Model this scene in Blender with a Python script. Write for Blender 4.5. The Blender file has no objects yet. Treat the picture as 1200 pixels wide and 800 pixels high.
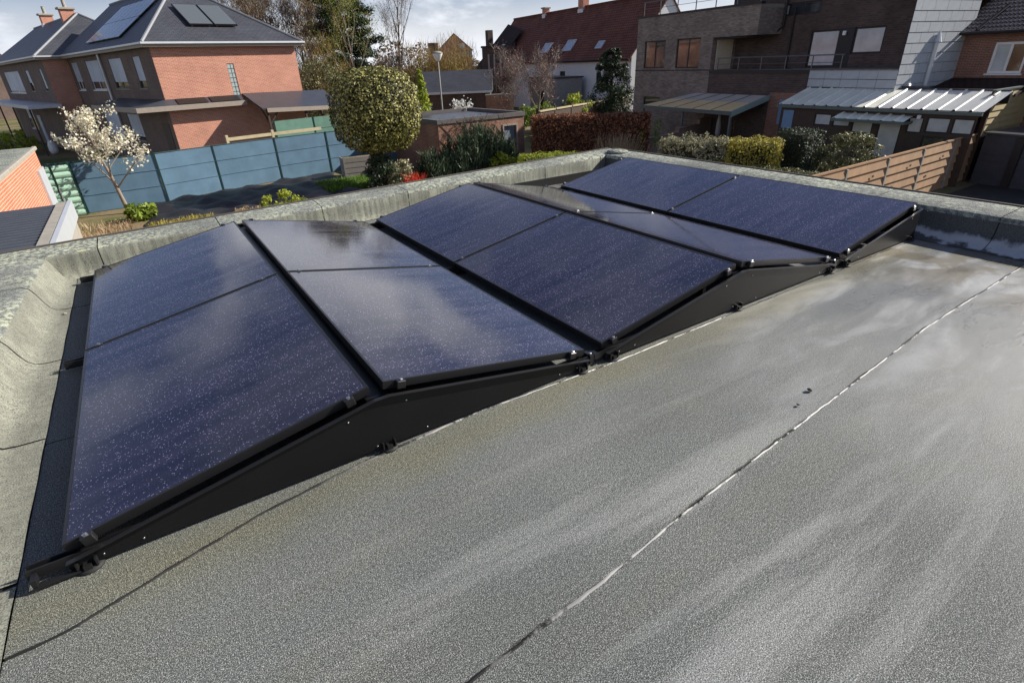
import bpy, math, random
import numpy as np
from mathutils import Vector, Matrix
random.seed(7); RNG = np.random.default_rng(7)
S = bpy.context.scene; COL = S.collection
R_ = math.radians
# ------------------------------------------------------------------ camera
cam = bpy.data.cameras.new('camera'); cam.sensor_width = 36; cam.lens = 628.93/1200*36
cam.clip_start = .05; cam.clip_end = 2000
co = bpy.data.objects.new('camera', cam); COL.objects.link(co); S.camera = co
yaw, pitch, roll = .5643, .4807, -.0409
cy, sy, cp, sp = math.cos(yaw), math.sin(yaw), math.cos(pitch), math.sin(pitch)
F_ = Vector((sy*cp, cy*cp, -sp)); Rt = Vector((cy, -sy, 0)); Up = Rt.cross(F_)
Rr = Rt*math.cos(roll)+Up*math.sin(roll); Ur = -Rt*math.sin(roll)+Up*math.cos(roll)
co.matrix_world = Matrix(((Rr.x, Ur.x, -F_.x, .6061), (Rr.y, Ur.y, -F_.y, -1.95), (Rr.z, Ur.z, -F_.z, 1.5009), (0, 0, 0, 1)))
# ------------------------------------------------------------------ light
SUN_EL, SUN_AZ = R_(31), R_(106)
sd = Vector((math.sin(SUN_AZ)*math.cos(SUN_EL), math.cos(SUN_AZ)*math.cos(SUN_EL), math.sin(SUN_EL)))
sl = bpy.data.lights.new('sun', 'SUN'); sl.energy = 5.0; sl.angle = R_(.5); sl.color = (1, .93, .83)
so = bpy.data.objects.new('sun', sl); COL.objects.link(so); so.rotation_euler = (-sd).to_track_quat('-Z', 'Y').to_euler(); so.location = (20, -10, 30)
w = bpy.data.worlds.new('World'); S.world = w; w.use_nodes = True
nt = w.node_tree; nt.nodes.clear()
def N(nt, t, **k):
    n = nt.nodes.new(t)
    for a, v in k.items():
        if a.startswith('i_'): n.inputs[a[2:].replace('_', ' ')].default_value = v
        else: setattr(n, a, v)
    return n
out = N(nt, 'ShaderNodeOutputWorld'); bg = N(nt, 'ShaderNodeBackground'); bg.inputs['Strength'].default_value = .054
sky = N(nt, 'ShaderNodeTexSky', sky_type='NISHITA', sun_disc=False, sun_elevation=SUN_EL, sun_rotation=SUN_AZ, altitude=20, air_density=1.0, dust_density=.5, ozone_density=2.5)
tc = N(nt, 'ShaderNodeTexCoord'); mp = N(nt, 'ShaderNodeMapping'); mp.inputs['Scale'].default_value = (1, 1, 2.6); mp.inputs['Location'].default_value = (3.3, -1.2, .4)
n1 = N(nt, 'ShaderNodeTexNoise', i_Scale=3.2, i_Detail=9, i_Roughness=.56, i_Distortion=.25)
cr = N(nt, 'ShaderNodeValToRGB'); cr.color_ramp.elements[0].position = .45; cr.color_ramp.elements[1].position = .58
n2 = N(nt, 'ShaderNodeTexNoise', i_Scale=5.0, i_Detail=6, i_Roughness=.5)
c2 = N(nt, 'ShaderNodeValToRGB'); c2.color_ramp.elements[0].position = .3; c2.color_ramp.elements[1].position = .7
c2.color_ramp.elements[0].color = (8.0, 8.6, 9.8, 1); c2.color_ramp.elements[1].color = (13.6, 13.8, 14.4, 1)
mx = N(nt, 'ShaderNodeMix', data_type='RGBA')
L = nt.links.new
L(tc.outputs['Generated'], mp.inputs['Vector']); L(mp.outputs[0], n1.inputs['Vector']); L(mp.outputs[0], n2.inputs['Vector'])
L(n1.outputs['Fac'], cr.inputs['Fac']); L(n2.outputs['Fac'], c2.inputs['Fac'])
sz = N(nt, 'ShaderNodeSeparateXYZ'); L(tc.outputs['Generated'], sz.inputs[0])
cz = N(nt, 'ShaderNodeValToRGB'); L(sz.outputs[2], cz.inputs[0]); e_ = cz.color_ramp.elements; e_[0].position = .26; e_[0].color = (1, 1, 1, 1); e_[1].position = .40; e_[1].color = (.13, .13, .13, 1)
mc = N(nt, 'ShaderNodeMath', operation='MULTIPLY'); L(cr.outputs['Color'], mc.inputs[0]); L(cz.outputs[0], mc.inputs[1])
hz = N(nt, 'ShaderNodeValToRGB'); L(sz.outputs[2], hz.inputs[0]); e_ = hz.color_ramp.elements; e_[0].position = .02; e_[0].color = (.92, .92, .92, 1); e_[1].position = .10; e_[1].color = (0, 0, 0, 1)
mm = N(nt, 'ShaderNodeMath', operation='MAXIMUM'); L(mc.outputs[0], mm.inputs[0]); L(hz.outputs[0], mm.inputs[1])
L(mm.outputs[0], mx.inputs['Factor']); tn = N(nt, 'ShaderNodeMix', data_type='RGBA', blend_type='MULTIPLY'); tn.inputs['Factor'].default_value = 1; tn.inputs['B'].default_value = (1.14, 1.03, 1.2, 1); L(sky.outputs['Color'], tn.inputs['A']); L(tn.outputs['Result'], mx.inputs['A']); L(c2.outputs['Color'], mx.inputs['B'])
L(mx.outputs['Result'], bg.inputs['Color']); L(bg.outputs[0], out.inputs[0])
S.view_settings.view_transform = 'Standard'; S.view_settings.look = 'None'; S.view_settings.gamma = 1; S.view_settings.exposure = .72
S.view_settings.use_curve_mapping = False
S.render.engine = 'CYCLES'
G = -3.4
# ------------------------------------------------------------------ materials
class MT:
    def __init__(s, name, rough=.7, spec=.5, metal=0):
        s.m = bpy.data.materials.new(name); s.m.use_nodes = True; s.t = s.m.node_tree
        s.b = s.t.nodes['Principled BSDF']; s.set('Roughness', rough); s.set('Specular IOR Level', spec); s.set('Metallic', metal)
    def n(s, t, **k): return N(s.t, t, **k)
    def l(s, a, b): s.t.links.new(a, b)
    def set(s, i, v): s.b.inputs[i].default_value = v
    def coord(s, kind='Object', scale=(1, 1, 1), rot=(0, 0, 0), loc=(0, 0, 0)):
        c = s.n('ShaderNodeTexCoord'); m = s.n('ShaderNodeMapping'); m.inputs['Scale'].default_value = scale; m.inputs['Rotation'].default_value = rot; m.inputs['Location'].default_value = loc
        s.l(c.outputs[kind], m.inputs[0]); return m.outputs[0]
    def noise(s, vec, scale, detail=4, rough=.55, dist=0):
        n = s.n('ShaderNodeTexNoise', i_Scale=scale, i_Detail=detail, i_Roughness=rough, i_Distortion=dist); s.l(vec, n.inputs['Vector']); return n.outputs['Fac']
    def vor(s, vec, scale, feat='F1', out='Distance'):
        n = s.n('ShaderNodeTexVoronoi', feature=feat, i_Scale=scale); s.l(vec, n.inputs['Vector']); return n.outputs[out]
    def ramp(s, fac, stops, interp='LINEAR'):
        r = s.n('ShaderNodeValToRGB'); e = r.color_ramp.elements; r.color_ramp.interpolation = interp
        while len(e) < len(stops): e.new(.5)
        for k, (p, c) in enumerate(stops):
            e[k].position = p; e[k].color = (c, c, c, 1) if isinstance(c, (int, float)) else (*c, 1)
        s.l(fac, r.inputs[0]); return r.outputs[0]
    def mix(s, fac, a, b, mode='MIX'):
        m = s.n('ShaderNodeMix', data_type='RGBA', blend_type=mode)
        for sock, v in ((m.inputs['Factor'], fac), (m.inputs['A'], a), (m.inputs['B'], b)):
            if isinstance(v, (int, float)): sock.default_value = v if sock.type == 'VALUE' else (v, v, v, 1)
            elif isinstance(v, tuple): sock.default_value = (*v, 1)
            else: s.l(v, sock)
        return m.outputs['Result']
    def math(s, op, a, b=0.):
        m = s.n('ShaderNodeMath', operation=op)
        for k, v in enumerate((a, b)):
            if isinstance(v, (int, float)): m.inputs[k].default_value = v
            else: s.l(v, m.inputs[k])
        return m.outputs[0]
    def base(s, v):
        if isinstance(v, tuple): s.set('Base Color', (*v, 1))
        else: s.l(v, s.b.inputs['Base Color'])
        return s
    def bump(s, h, st=.5, d=.01):
        b = s.n('ShaderNodeBump', i_Strength=st, i_Distance=d); s.l(h, b.inputs['Height']); s.l(b.outputs[0], s.b.inputs['Normal']); return s
    def sep(s, vec):
        n = s.n('ShaderNodeSeparateXYZ'); s.l(vec, n.inputs[0]); return n.outputs
def M_plain(name, c, rough=.6, var=.18, scale=6, spec=.4, metal=0, bump=.15, bscale=40):
    m = MT(name, rough, spec, metal); v = m.coord()
    f = m.noise(v, scale, 5); m.base(m.mix(f, tuple(x*(1-var) for x in c), tuple(min(1, x*(1+var)) for x in c)))
    if bump: m.bump(m.noise(v, bscale, 3), bump, .004)
    return m.m
def M_brick(name, c1, c2, mortar, w=.22, h=.065, ms=.010, var=.35):
    m = MT(name, .85, .25); v = m.coord('UV')
    b = m.n('ShaderNodeTexBrick', offset=.5, i_Scale=1., i_Mortar_Size=ms, i_Brick_Width=w, i_Row_Height=h, i_Bias=0.)
    b.inputs['Color1'].default_value = (*c1, 1); b.inputs['Color2'].default_value = (*c2, 1); b.inputs['Mortar'].default_value = (*mortar, 1)
    m.l(v, b.inputs['Vector']); o = m.coord()
    f = m.ramp(m.noise(o, .9, 6, .6), [(.3, 1-var), (.7, 1+var*.4)])
    m.base(m.mix(1., b.outputs['Color'], f, 'MULTIPLY'))
    m.bump(m.math('SUBTRACT', 1., b.outputs['Fac']), .6, .008); return m.m
def M_tile(name, c1, c2, w=.3, h=.2, rough=.6, gap=.012, spec=.4):
    m = MT(name, rough, spec); v = m.coord('UV')
    b = m.n('ShaderNodeTexBrick', offset=.5, i_Scale=1., i_Mortar_Size=gap, i_Mortar_Smooth=.3, i_Brick_Width=w, i_Row_Height=h)
    b.inputs['Color1'].default_value = (*c1, 1); b.inputs['Color2'].default_value = (*c2, 1); b.inputs['Mortar'].default_value = tuple(x*.35 for x in c1)+(1,)
    m.l(v, b.inputs['Vector']); o = m.coord()
    m.base(m.mix(1., b.outputs['Color'], m.ramp(m.noise(o, .7, 6), [(.3, .75), (.7, 1.12)]), 'MULTIPLY'))
    ys = m.sep(v)[1]; saw = m.math('FRACT', m.math('DIVIDE', ys, h))
    m.bump(m.math('MULTIPLY', m.math('SUBTRACT', 1., saw), m.math('SUBTRACT', 1., b.outputs['Fac'])), .7, .02); return m.m
def M_leaf(name, dark, light, trans=.25, rough=.55, mid=None):
    m = MT(name, rough, .3); a = m.n('ShaderNodeAttribute', attribute_name='tone')
    st = [(0, dark), (1, light)] if mid is None else [(0, dark), (.5, mid), (1, light)]
    c = m.ramp(a.outputs['Fac'], st); m.base(c)
    t = m.n('ShaderNodeBsdfTranslucent'); m.l(c, t.inputs[0]); x = m.n('ShaderNodeMixShader'); x.inputs[0].default_value = trans
    m.l(m.b.outputs[0], x.inputs[1]); m.l(t.outputs[0], x.inputs[2]); m.l(x.outputs[0], m.t.nodes['Material Output'].inputs[0]); return m.m
def M_glass(name, c=(.03, .035, .04), rough=.04):
    m = MT(name, rough, .8); v = m.coord(); m.base(m.mix(m.noise(v, 1.5, 3), tuple(x*.6 for x in c), tuple(x*1.5 for x in c))); m.bump(m.noise(v, 1.2, 1), .04, .02); return m.m
# roofing felt
def M_felt(name, up=False):
    m = MT(name, .8, .35); v = m.coord()
    g1 = m.noise(v, 270, 2, .75); g2 = m.noise(v, 75, 3, .6)
    gr = m.ramp(m.math('ADD', m.math('MULTIPLY', g1, .84), m.math('MULTIPLY', g2, .16)), [(.37, (.018, .0195, .018)), (.47, (.072, .079, .074)), (.55, (.168, .182, .176)), (.64, (.47, .49, .465))])
    vs = m.coord(scale=(.55, 1.9, 1), rot=(0, 0, -.05)); big = m.noise(vs, 1.1, 6, .6, .4)
    c = m.mix(m.ramp(big, [(.45, 0.), (.68, .5)]), gr, m.mix(1., gr, (1., .95, .78), 'MULTIPLY'))
    c = m.mix(m.ramp(m.noise(v, .8, 5, .55, .3), [(.38, .45), (.6, 0.)]), c, m.mix(1., gr, (.55, .57, .6), 'MULTIPLY'))
    if not up:
        X, Y, Z = m.sep(v)
        st = m.noise(m.coord(scale=(.5, 4.6, 1), rot=(0, 0, -.07), loc=(3.1, .7, 0)), 1.0, 5, .62, .3)
        st2 = m.ramp(st, [(.53, 0.), (.64, 1.)]); fl = m.ramp(m.noise(v, 230, 3, .8), [(.44, 0.), (.60, 1.)])
        # worn pale streaks, only on the walked open half of the roof
        open_ = m.ramp(m.math('ADD', m.math('MULTIPLY', Y, -.55), m.math('MULTIPLY', X, .04)), [(.16, 0.), (.62, 1.)])
        c = m.mix(m.math('MULTIPLY', m.math('MULTIPLY', st2, fl), m.math('MULTIPLY', open_, .42)), c, (.62, .64, .62))
        # bleached dried-out puddles towards the far end (fine silt)
        farx = m.ramp(m.math('MULTIPLY', X, .1), [(.24, 0.), (.42, 1.)])
        c = m.mix(m.math('MULTIPLY', farx, .62), c, (.165, .172, .172))
        sl_ = m.noise(m.coord(scale=(.8, 2.6, 1), loc=(1.3, 2.2, 0)), 1.5, 6, .6, .5)
        c = m.mix(m.math('MULTIPLY', farx, m.ramp(sl_, [(.5, 0.), (.66, .6)])), c, (.36, .375, .38))
        sb = m.noise(m.coord(scale=(1.1, 1.7, 1), loc=(5.7, 1.1, 0)), 1.5, 5, .6, .6)
        end_ = m.ramp(m.math('MULTIPLY', X, .1), [(.47, 0.), (.53, 1.)])
        c = m.mix(m.math('MULTIPLY', end_, m.ramp(sb, [(.45, 0.), (.52, .85)])), c, (.095, .082, .05))
        # tan dust washed down beside the array
        band = m.ramp(m.math('ABSOLUTE', m.math('ADD', m.math('ADD', Y, .14), m.math('MULTIPLY', m.math('SUBTRACT', m.noise(v, 2.2, 4), .5), .3))), [(.02, .6), (.2, 0.)])
        c = m.mix(band, c, m.mix(1., c, (1.05, .96, .68), 'MULTIPLY'))
        m.l(m.mix(farx, (.82, .82, .82), m.ramp(sl_, [(.4, .27), (.6, .5)])), m.b.inputs['Roughness'])
    else:
        lic = m.ramp(m.noise(m.coord(scale=(1, 1, 1)), 26, 5, .72), [(.46, 0.), (.58, 1.)]); patch = m.ramp(m.noise(v, 1.6, 4), [(.35, .15), (.62, .85)])
        c = m.mix(m.math('MULTIPLY', lic, patch), c, (.5, .54, .40))
        ye = m.ramp(m.noise(v, 3.1, 5, .6), [(.63, 0.), (.70, .7)]); c = m.mix(m.math('MULTIPLY', ye, lic), c, (.42, .36, .08))
    m.base(c); m.bump(m.math('ADD', g1, m.math('MULTIPLY', m.noise(v, 7, 3), .8)), .55, .006); return m.m
def M_upstand(name, pale=.5):
    m = MT(name, .85, .3); v = m.coord()
    g = m.ramp(m.noise(v, 170, 2, .7), [(.38, (.075, .076, .062)), (.62, (.29, .295, .245))])
    dr = m.ramp(m.noise(m.coord(scale=(14, 14, .8)), 2.2, 5, .65), [(.42, 0.), (.62, 1.)])
    c = m.mix(m.math('MULTIPLY', dr, pale), g, (.42, .45, .34)); c = m.mix(m.ramp(m.noise(v, 2, 4), [(.4, .45), (.6, 0.)]), c, (.10, .10, .085))
    m.base(c); m.bump(m.noise(v, 170, 2), .5, .004); return m.m
def M_panel(name):
    m = MT(name, .13, .9); m.set('IOR', 1.64); ob = m.n('ShaderNodeObjectInfo'); c0 = m.n('ShaderNodeTexCoord')
    add = m.n('ShaderNodeVectorMath', operation='ADD'); m.l(c0.outputs['Object'], add.inputs[0])
    cmb = m.n('ShaderNodeCombineXYZ'); m.l(m.math('MULTIPLY', ob.outputs['Random'], 37.), cmb.inputs[0]); m.l(m.math('MULTIPLY', ob.outputs['Random'], 91.), cmb.inputs[1]); m.l(cmb.outputs[0], add.inputs[1])
    v = add.outputs[0]; X, Y, Z = m.sep(c0.outputs['Object'])
    def mapped(sc):
        q = m.n('ShaderNodeMapping'); q.inputs['Scale'].default_value = sc; m.l(v, q.inputs[0]); return q.outputs[0]
    wire = m.math('LESS_THAN', m.math('FRACT', m.math('DIVIDE', X, .0125)), .16)
    cell = m.math('LESS_THAN', m.math('FRACT', m.math('DIVIDE', Y, .0945)), .075)
    base = m.mix(m.math('MULTIPLY', wire, .5), (.0062, .0045, .0105), (.018, .0145, .023)); base = m.mix(cell, base, (.002, .002, .004)); base = m.mix(m.math('MULTIPLY', m.math('LESS_THAN', m.math('ABSOLUTE', m.math('SUBTRACT', X, .569)), .004), 1.), base, (.002, .002, .004))
    # dried rain dust in bands along the slope and beads of water, their sun glints painted pale
    band = m.ramp(m.noise(mapped((.7, 7, 1)), 1.6, 5, .6), [(.32, 0.), (.68, 1.)])
    base = m.mix(m.math('MULTIPLY', band, .5), base, (.043, .034, .058))
    vo = m.n('ShaderNodeTexVoronoi', feature='F1', i_Scale=165, i_Randomness=1.); m.l(v, vo.inputs['Vector'])
    sel = m.n('ShaderNodeSeparateColor'); m.l(vo.outputs['Color'], sel.inputs[0])
    thr = m.math('ADD', .20, m.math('MULTIPLY', band, .50))
    drop = m.math('MULTIPLY', m.math('LESS_THAN', sel.outputs[0], thr), m.math('LESS_THAN', vo.outputs['Distance'], m.math('ADD', .14, m.math('MULTIPLY', sel.outputs[1], .32))))
    base = m.mix(m.math('MULTIPLY', drop, m.math('ADD', .05, m.math('MULTIPLY', m.math('POWER', sel.outputs[2], 1.6), .62))), base, (.38, .37, .55))
    m.base(base); m.l(m.math('ADD', .045, m.math('MULTIPLY', band, .06)), m.b.inputs['Roughness'])
    m.bump(m.math('ADD', m.math('MULTIPLY', drop, .7), m.math('MULTIPLY', m.noise(v, 240, 2), .12)), .05, .002); return m.m
mat = {}
mat['felt'] = M_felt('roofing_felt'); mat['felt_top'] = M_felt('parapet_felt', True); mat['upstand'] = M_upstand('upstand_felt'); mat['silt_upstand'] = None; mat['bitumen'] = M_plain('bitumen', (.018, .018, .018), .45, .3, 30)
m_ = MT('shaded_silted_upstand', .55, .4); v_ = m_.coord(); z_ = m_.sep(v_)[2]
g_ = m_.ramp(m_.noise(v_, 170, 2, .7), [(.38, (.022, .024, .024)), (.62, (.085, .088, .085))])  # dark felt, with the shade of the kerb face put into its colour
si = m_.math('ADD', z_, m_.math('MULTIPLY', m_.math('SUBTRACT', m_.noise(m_.coord(scale=(2.2, 3, 3)), 2.2, 6, .65), .5), .14))
c_ = m_.mix(m_.ramp(si, [(.012, 0.), (.026, .95), (.062, .8), (.085, 0.)]), g_, (.40, .42, .44))
m_.base(c_); m_.bump(m_.noise(v_, 120, 3), .5, .004); mat['silt_upstand'] = m_.m
mat['upstand_light'] = M_upstand('pale_felt', .25)
mat['panel'] = M_panel('solar_laminate')
mat['black'] = M_plain('black_anodised', (.012, .012, .013), .38, .2, 9, .5, 0, .05)
mat['skirt'] = M_plain('black_sheet_steel', (.0065, .0065, .0075), .4, .35, 5, .3, 0, .05)
mat['steel'] = M_plain('bolt_steel', (.55, .55, .56), .3, .1, 20, .5, 1)
mat['rubber'] = M_plain('black_rubber', (.015, .015, .015), .7)
mat['brick_or'] = M_brick('orange_brick', (.53, .19, .115), (.44, .15, .09), (.52, .43, .35), var=.18)
mat['brick_hot'] = M_brick('bright_red_brick', (.58, .17, .075), (.50, .13, .06), (.55, .42, .34), h=.075, var=.15)
mat['brick_br'] = M_brick('brown_shade_brick', (.17, .115, .09), (.13, .085, .07), (.20, .17, .15), var=.25)
mat['brick_gr'] = M_brick('grey_brown_brick', (.30, .25, .21), (.18, .145, .125), (.21, .19, .17), .25, .09, .012, .3)
mat['brick_dk'] = M_brick('dark_brown_brick', (.115, .08, .066), (.075, .05, .043), (.10, .085, .08), .25, .09, .012, .3)
mat['brick_red'] = M_brick('red_brick', (.30, .12, .085), (.22, .085, .06), (.3, .25, .2), var=.3)
mat['brick_old'] = M_brick('weathered_red_brick', (.34, .15, .09), (.24, .10, .065), (.33, .27, .21), var=.4)
mat['slate'] = M_tile('slate_roof', (.052, .055, .066), (.066, .07, .082), .3, .16, .5)
mat['redtile'] = M_tile('red_clay_tiles', (.20, .082, .056), (.15, .06, .044), .28, .26, .75, .03, .15)
mat['darktile'] = M_tile('dark_clay_tiles', (.05, .03, .026), (.035, .024, .022), .28, .26, .8, .03, .15)
mat['fascia'] = M_plain('beige_fascia', (.27, .23, .19), .6)
mat['white'] = M_plain('white_paint', (.74, .74, .73), .55, .08, 3)
mat['gutter'] = M_plain('zinc_gutter', (.52, .55, .58), .45, .12, 3, .5, .3)
mat['shutter'] = M_tile('roller_shutter', (.50, .55, .62), (.50, .55, .62), 30, .05, .5, .008)
mat['glass'] = M_glass('window_glass'); mat['glass_br'] = M_glass('brown_reflection_glass', (.16, .085, .06)); mat['glass_lt'] = M_glass('sky_reflection_glass', (.46, .49, .50), .1)  # brown and pale panes: reflections of surroundings and sky put into colour
mat['dkframe'] = M_plain('dark_window_frame', (.018, .017, .018), .5)
mat['brwood'] = M_plain('dark_brown_wood', (.055, .035, .026), .6, .3, 5)
mat['concrete'] = M_plain('weathered_concrete', (.30, .28, .24), .85, .35, 5, .2, 0, .4)
mat['grass'] = M_leaf('grass_blade', (.05, .10, .015), (.20, .34, .05), .3)
# ------------------------------------------------------------------ mesh builder
class MB:
    def __init__(s): s.v = []; s.f = []
    def add(s, vs, fs):
        o = len(s.v); s.v += [tuple(p) for p in vs]; s.f += [tuple(i+o for i in f) for f in fs]; return s
    def quad(s, a, b, c, d): return s.add((a, b, c, d), [(0, 1, 2, 3)])
    def poly(s, pts): return s.add(pts, [tuple(range(len(pts)))])
    def box(s, x0, x1, y0, y1, z0, z1, M=None):
        p = [(x, y, z) for z in (z0, z1) for y in (y0, y1) for x in (x0, x1)]
        if M is not None: p = [tuple(M @ Vector(q)) for q in p]
        return s.add(p, [(0, 2, 3, 1), (4, 5, 7, 6), (0, 1, 5, 4), (1, 3, 7, 5), (3, 2, 6, 7), (2, 0, 4, 6)])
    def cbox(s, x0, x1, y0, y1, z0, z1, c=.01):
        # box with chamfered vertical and top edges
        r = [(x0+c, y0), (x1-c, y0), (x1, y0+c), (x1, y1-c), (x1-c, y1), (x0+c, y1), (x0, y1-c), (x0, y0+c)]
        mx_, my_ = (x0+x1)/2, (y0+y1)/2
        def ring(z, k): return [(x-(k if x > mx_ else -k), y-(k if y > my_ else -k), z) for x, y in r]
        vs = ring(z0, 0)+ring(z1-c, 0)+ring(z1, c); fs = [tuple(range(7, -1, -1)), tuple(range(16, 24))]
        for q in (0, 8):
            for i in range(8): fs.append((q+i, q+(i+1) % 8, q+8+(i+1) % 8, q+8+i))
        return s.add(vs, fs)
    def prism(s, poly, axis, a0, a1):
        # poly 2d in the two other axes (x: (y,z); y: (x,z); z: (x,y))
        def pt(p, a): return (a, p[0], p[1]) if axis == 'x' else (p[0], a, p[1]) if axis == 'y' else (p[0], p[1], a)
        n = len(poly); vs = [pt(p, a0) for p in poly]+[pt(p, a1) for p in poly]
        return s.add(vs, [tuple(range(n))[::-1], tuple(range(n, 2*n))]+[(i, (i+1) % n, n+(i+1) % n, n+i) for i in range(n)])
    def tube(s, pts, rad, n=8, cap=True):
        pts = [Vector(p) for p in pts]; rad = rad if isinstance(rad, (list, tuple)) else [rad]*len(pts); vs = []; up = None
        for i, p in enumerate(pts):
            d = (pts[min(i+1, len(pts)-1)]-pts[max(i-1, 0)]); d = d.normalized() if d.length > 1e-9 else Vector((0, 0, 1))
            a = Vector((0, 0, 1)) if abs(d.z) < .9 else Vector((1, 0, 0)); u = d.cross(a).normalized() if up is None else (up-d*up.dot(d)).normalized(); up = u; q = d.cross(u)
            for k in range(n): t = 2*math.pi*k/n; vs.append(p+(u*math.cos(t)+q*math.sin(t))*rad[i])
        fs = [(i*n+k, i*n+(k+1) % n, (i+1)*n+(k+1) % n, (i+1)*n+k) for i in range(len(pts)-1) for k in range(n)]
        if cap: fs += [tuple(range(n))[::-1], tuple(range((len(pts)-1)*n, len(pts)*n))]
        return s.add(vs, fs)
    def lathe(s, prof, c=(0, 0, 0), n=16):
        vs = [(c[0]+r*math.cos(2*math.pi*k/n), c[1]+r*math.sin(2*math.pi*k/n), c[2]+z) for r, z in prof for k in range(n)]
        fs = [(i*n+k, i*n+(k+1) % n, (i+1)*n+(k+1) % n, (i+1)*n+k) for i in range(len(prof)-1) for k in range(n)]
        return s.add(vs, fs+[tuple(range(n))[::-1], tuple(range((len(prof)-1)*n, len(prof)*n))])
    def mesh(s, name, m, smooth=False):
        me = bpy.data.meshes.new(name); me.from_pydata(s.v, [], s.f); me.materials.append(mat[m] if isinstance(m, str) else m)
        if smooth: me.polygons.foreach_set('use_smooth', [True]*len(me.polygons))
        box_uv(me); me.update(); return me
    def build(s, name, m, parent=None, smooth=False, **t):
        o = bpy.data.objects.new(name, s.mesh(name, m, smooth)); COL.objects.link(o)
        if parent is not None: o.parent = parent
        return tag(o, **t)
def box_uv(me):
    uv = me.uv_layers.new(name='uv'); n = len(me.loops)
    co_ = np.empty(len(me.vertices)*3); me.vertices.foreach_get('co', co_); co_ = co_.reshape(-1, 3)
    vi = np.empty(n, int); me.loops.foreach_get('vertex_index', vi)
    nr = np.empty(len(me.polygons)*3); me.polygons.foreach_get('normal', nr); nr = nr.reshape(-1, 3)
    tot = np.empty(len(me.polygons), int); me.polygons.foreach_get('loop_total', tot); ln = np.repeat(nr, tot, 0); c = co_[vi]
    res = np.empty((n, 2)); h = np.hypot(ln[:, 0], ln[:, 1]); side = h > .25
    hn = ln[:, :2]/np.maximum(h, 1e-6)[:, None]
    res[:, 0] = np.where(side, -c[:, 0]*hn[:, 1]+c[:, 1]*hn[:, 0], c[:, 0])
    # along the slope of the face
    down = c[:, 2]*h-(c[:, 0]*hn[:, 0]+c[:, 1]*hn[:, 1])*ln[:, 2]
    res[:, 1] = np.where(side, down, c[:, 1]); uv.data.foreach_set('uv', res.ravel())
def tag(o, label=None, cat=None, group=None, kind=None):
    for k, v in (('label', label), ('category', cat), ('group', group), ('kind', kind)):
        if v: o[k] = v
    return o
def thing(name, label, cat, loc=(0, 0, 0), rz=0, group=None, tilt=None):
    o = bpy.data.objects.new(name, None); COL.objects.link(o); o.location = loc; o.rotation_euler = (tilt or 0, 0, rz) ; o.empty_display_size = .2
    return tag(o, label, cat, group)
def dup(o, parent=None):
    c = o.copy(); COL.objects.link(c)
    if parent is not None: c.parent = parent
    for ch in [x for x in o.children]: dup(ch, c)
    return c
def inst(name, me, parent, loc=(0, 0, 0), rot=(0, 0, 0), sc=(1, 1, 1)):
    o = bpy.data.objects.new(name, me); COL.objects.link(o); o.parent = parent; o.location = loc; o.rotation_euler = rot; o.scale = sc; return o
def wall(mb, u0, u1, z0, z1, y, holes=(), d=.12):
    """front wall skin at y facing -y with real openings d deep"""
    us = sorted({u0, u1, *[h[0] for h in holes], *[h[1] for h in holes]}); zs = sorted({z0, z1, *[h[2] for h in holes], *[h[3] for h in holes]})
    for a, b in zip(us, us[1:]):
        for c, e in zip(zs, zs[1:]):
            if any(h[0] <= a and b <= h[1] and h[2] <= c and e <= h[3] for h in holes): continue
            mb.quad((a, y, c), (b, y, c), (b, y, e), (a, y, e))
    for a, b, c, e in holes:
        mb.quad((a, y, c), (a, y+d, c), (b, y+d, c), (b, y, c)); mb.quad((a, y, e), (b, y, e), (b, y+d, e), (a, y+d, e))
        mb.quad((a, y, c), (a, y, e), (a, y+d, e), (a, y+d, c)); mb.quad((b, y, c), (b, y+d, c), (b, y+d, e), (b, y, e))
        mb.quad((a, y+d, c), (a, y+d, e), (b, y+d, e), (b, y+d, c))
    return mb
def window(par, u0, u1, z0, z1, y, frame='dkframe', panes=('glass',), shutter=0, sill=None, d=.1, fw=.06, name='window'):
    f = MB(); a, b = u0+.004, u1-.004; c, e = z0+.004, z1-.004; y0, y1 = y+d-.07, y+d-.012
    f.box(a, a+fw, y0, y1, c, e); f.box(b-fw, b, y0, y1, c, e); f.box(a+fw, b-fw, y0, y1, c, c+fw); f.box(a+fw, b-fw, y0, y1, e-fw, e)
    n = len(panes); wd = (b-a-fw*(n+1))/n
    for k in range(1, n): x = a+fw+k*(wd+fw)-fw; f.box(x, x+fw, y0, y1, c+fw, e-fw)
    o = f.build(name, frame, par)
    for k, p in enumerate(panes):
        x = a+fw+k*(wd+fw); q = MB(); q.box(x+.002, x+wd-.002, y0+.02, y0+.03, c+fw+.002, e-fw-.002); q.build('pane', p, o)
    if shutter:
        q = MB(); q.box(a+.002, b-.002, y0-.025, y0-.008, e-(e-c)*shutter, e-.002); q.build('roller_shutter', 'shutter', o)
    if sill:
        q = MB(); q.cbox(u0-.06, u1+.06, y-.06, y+d-.08, z0-.06, z0-.003, .008); q.build('sill', sill, o)
    return o
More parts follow.
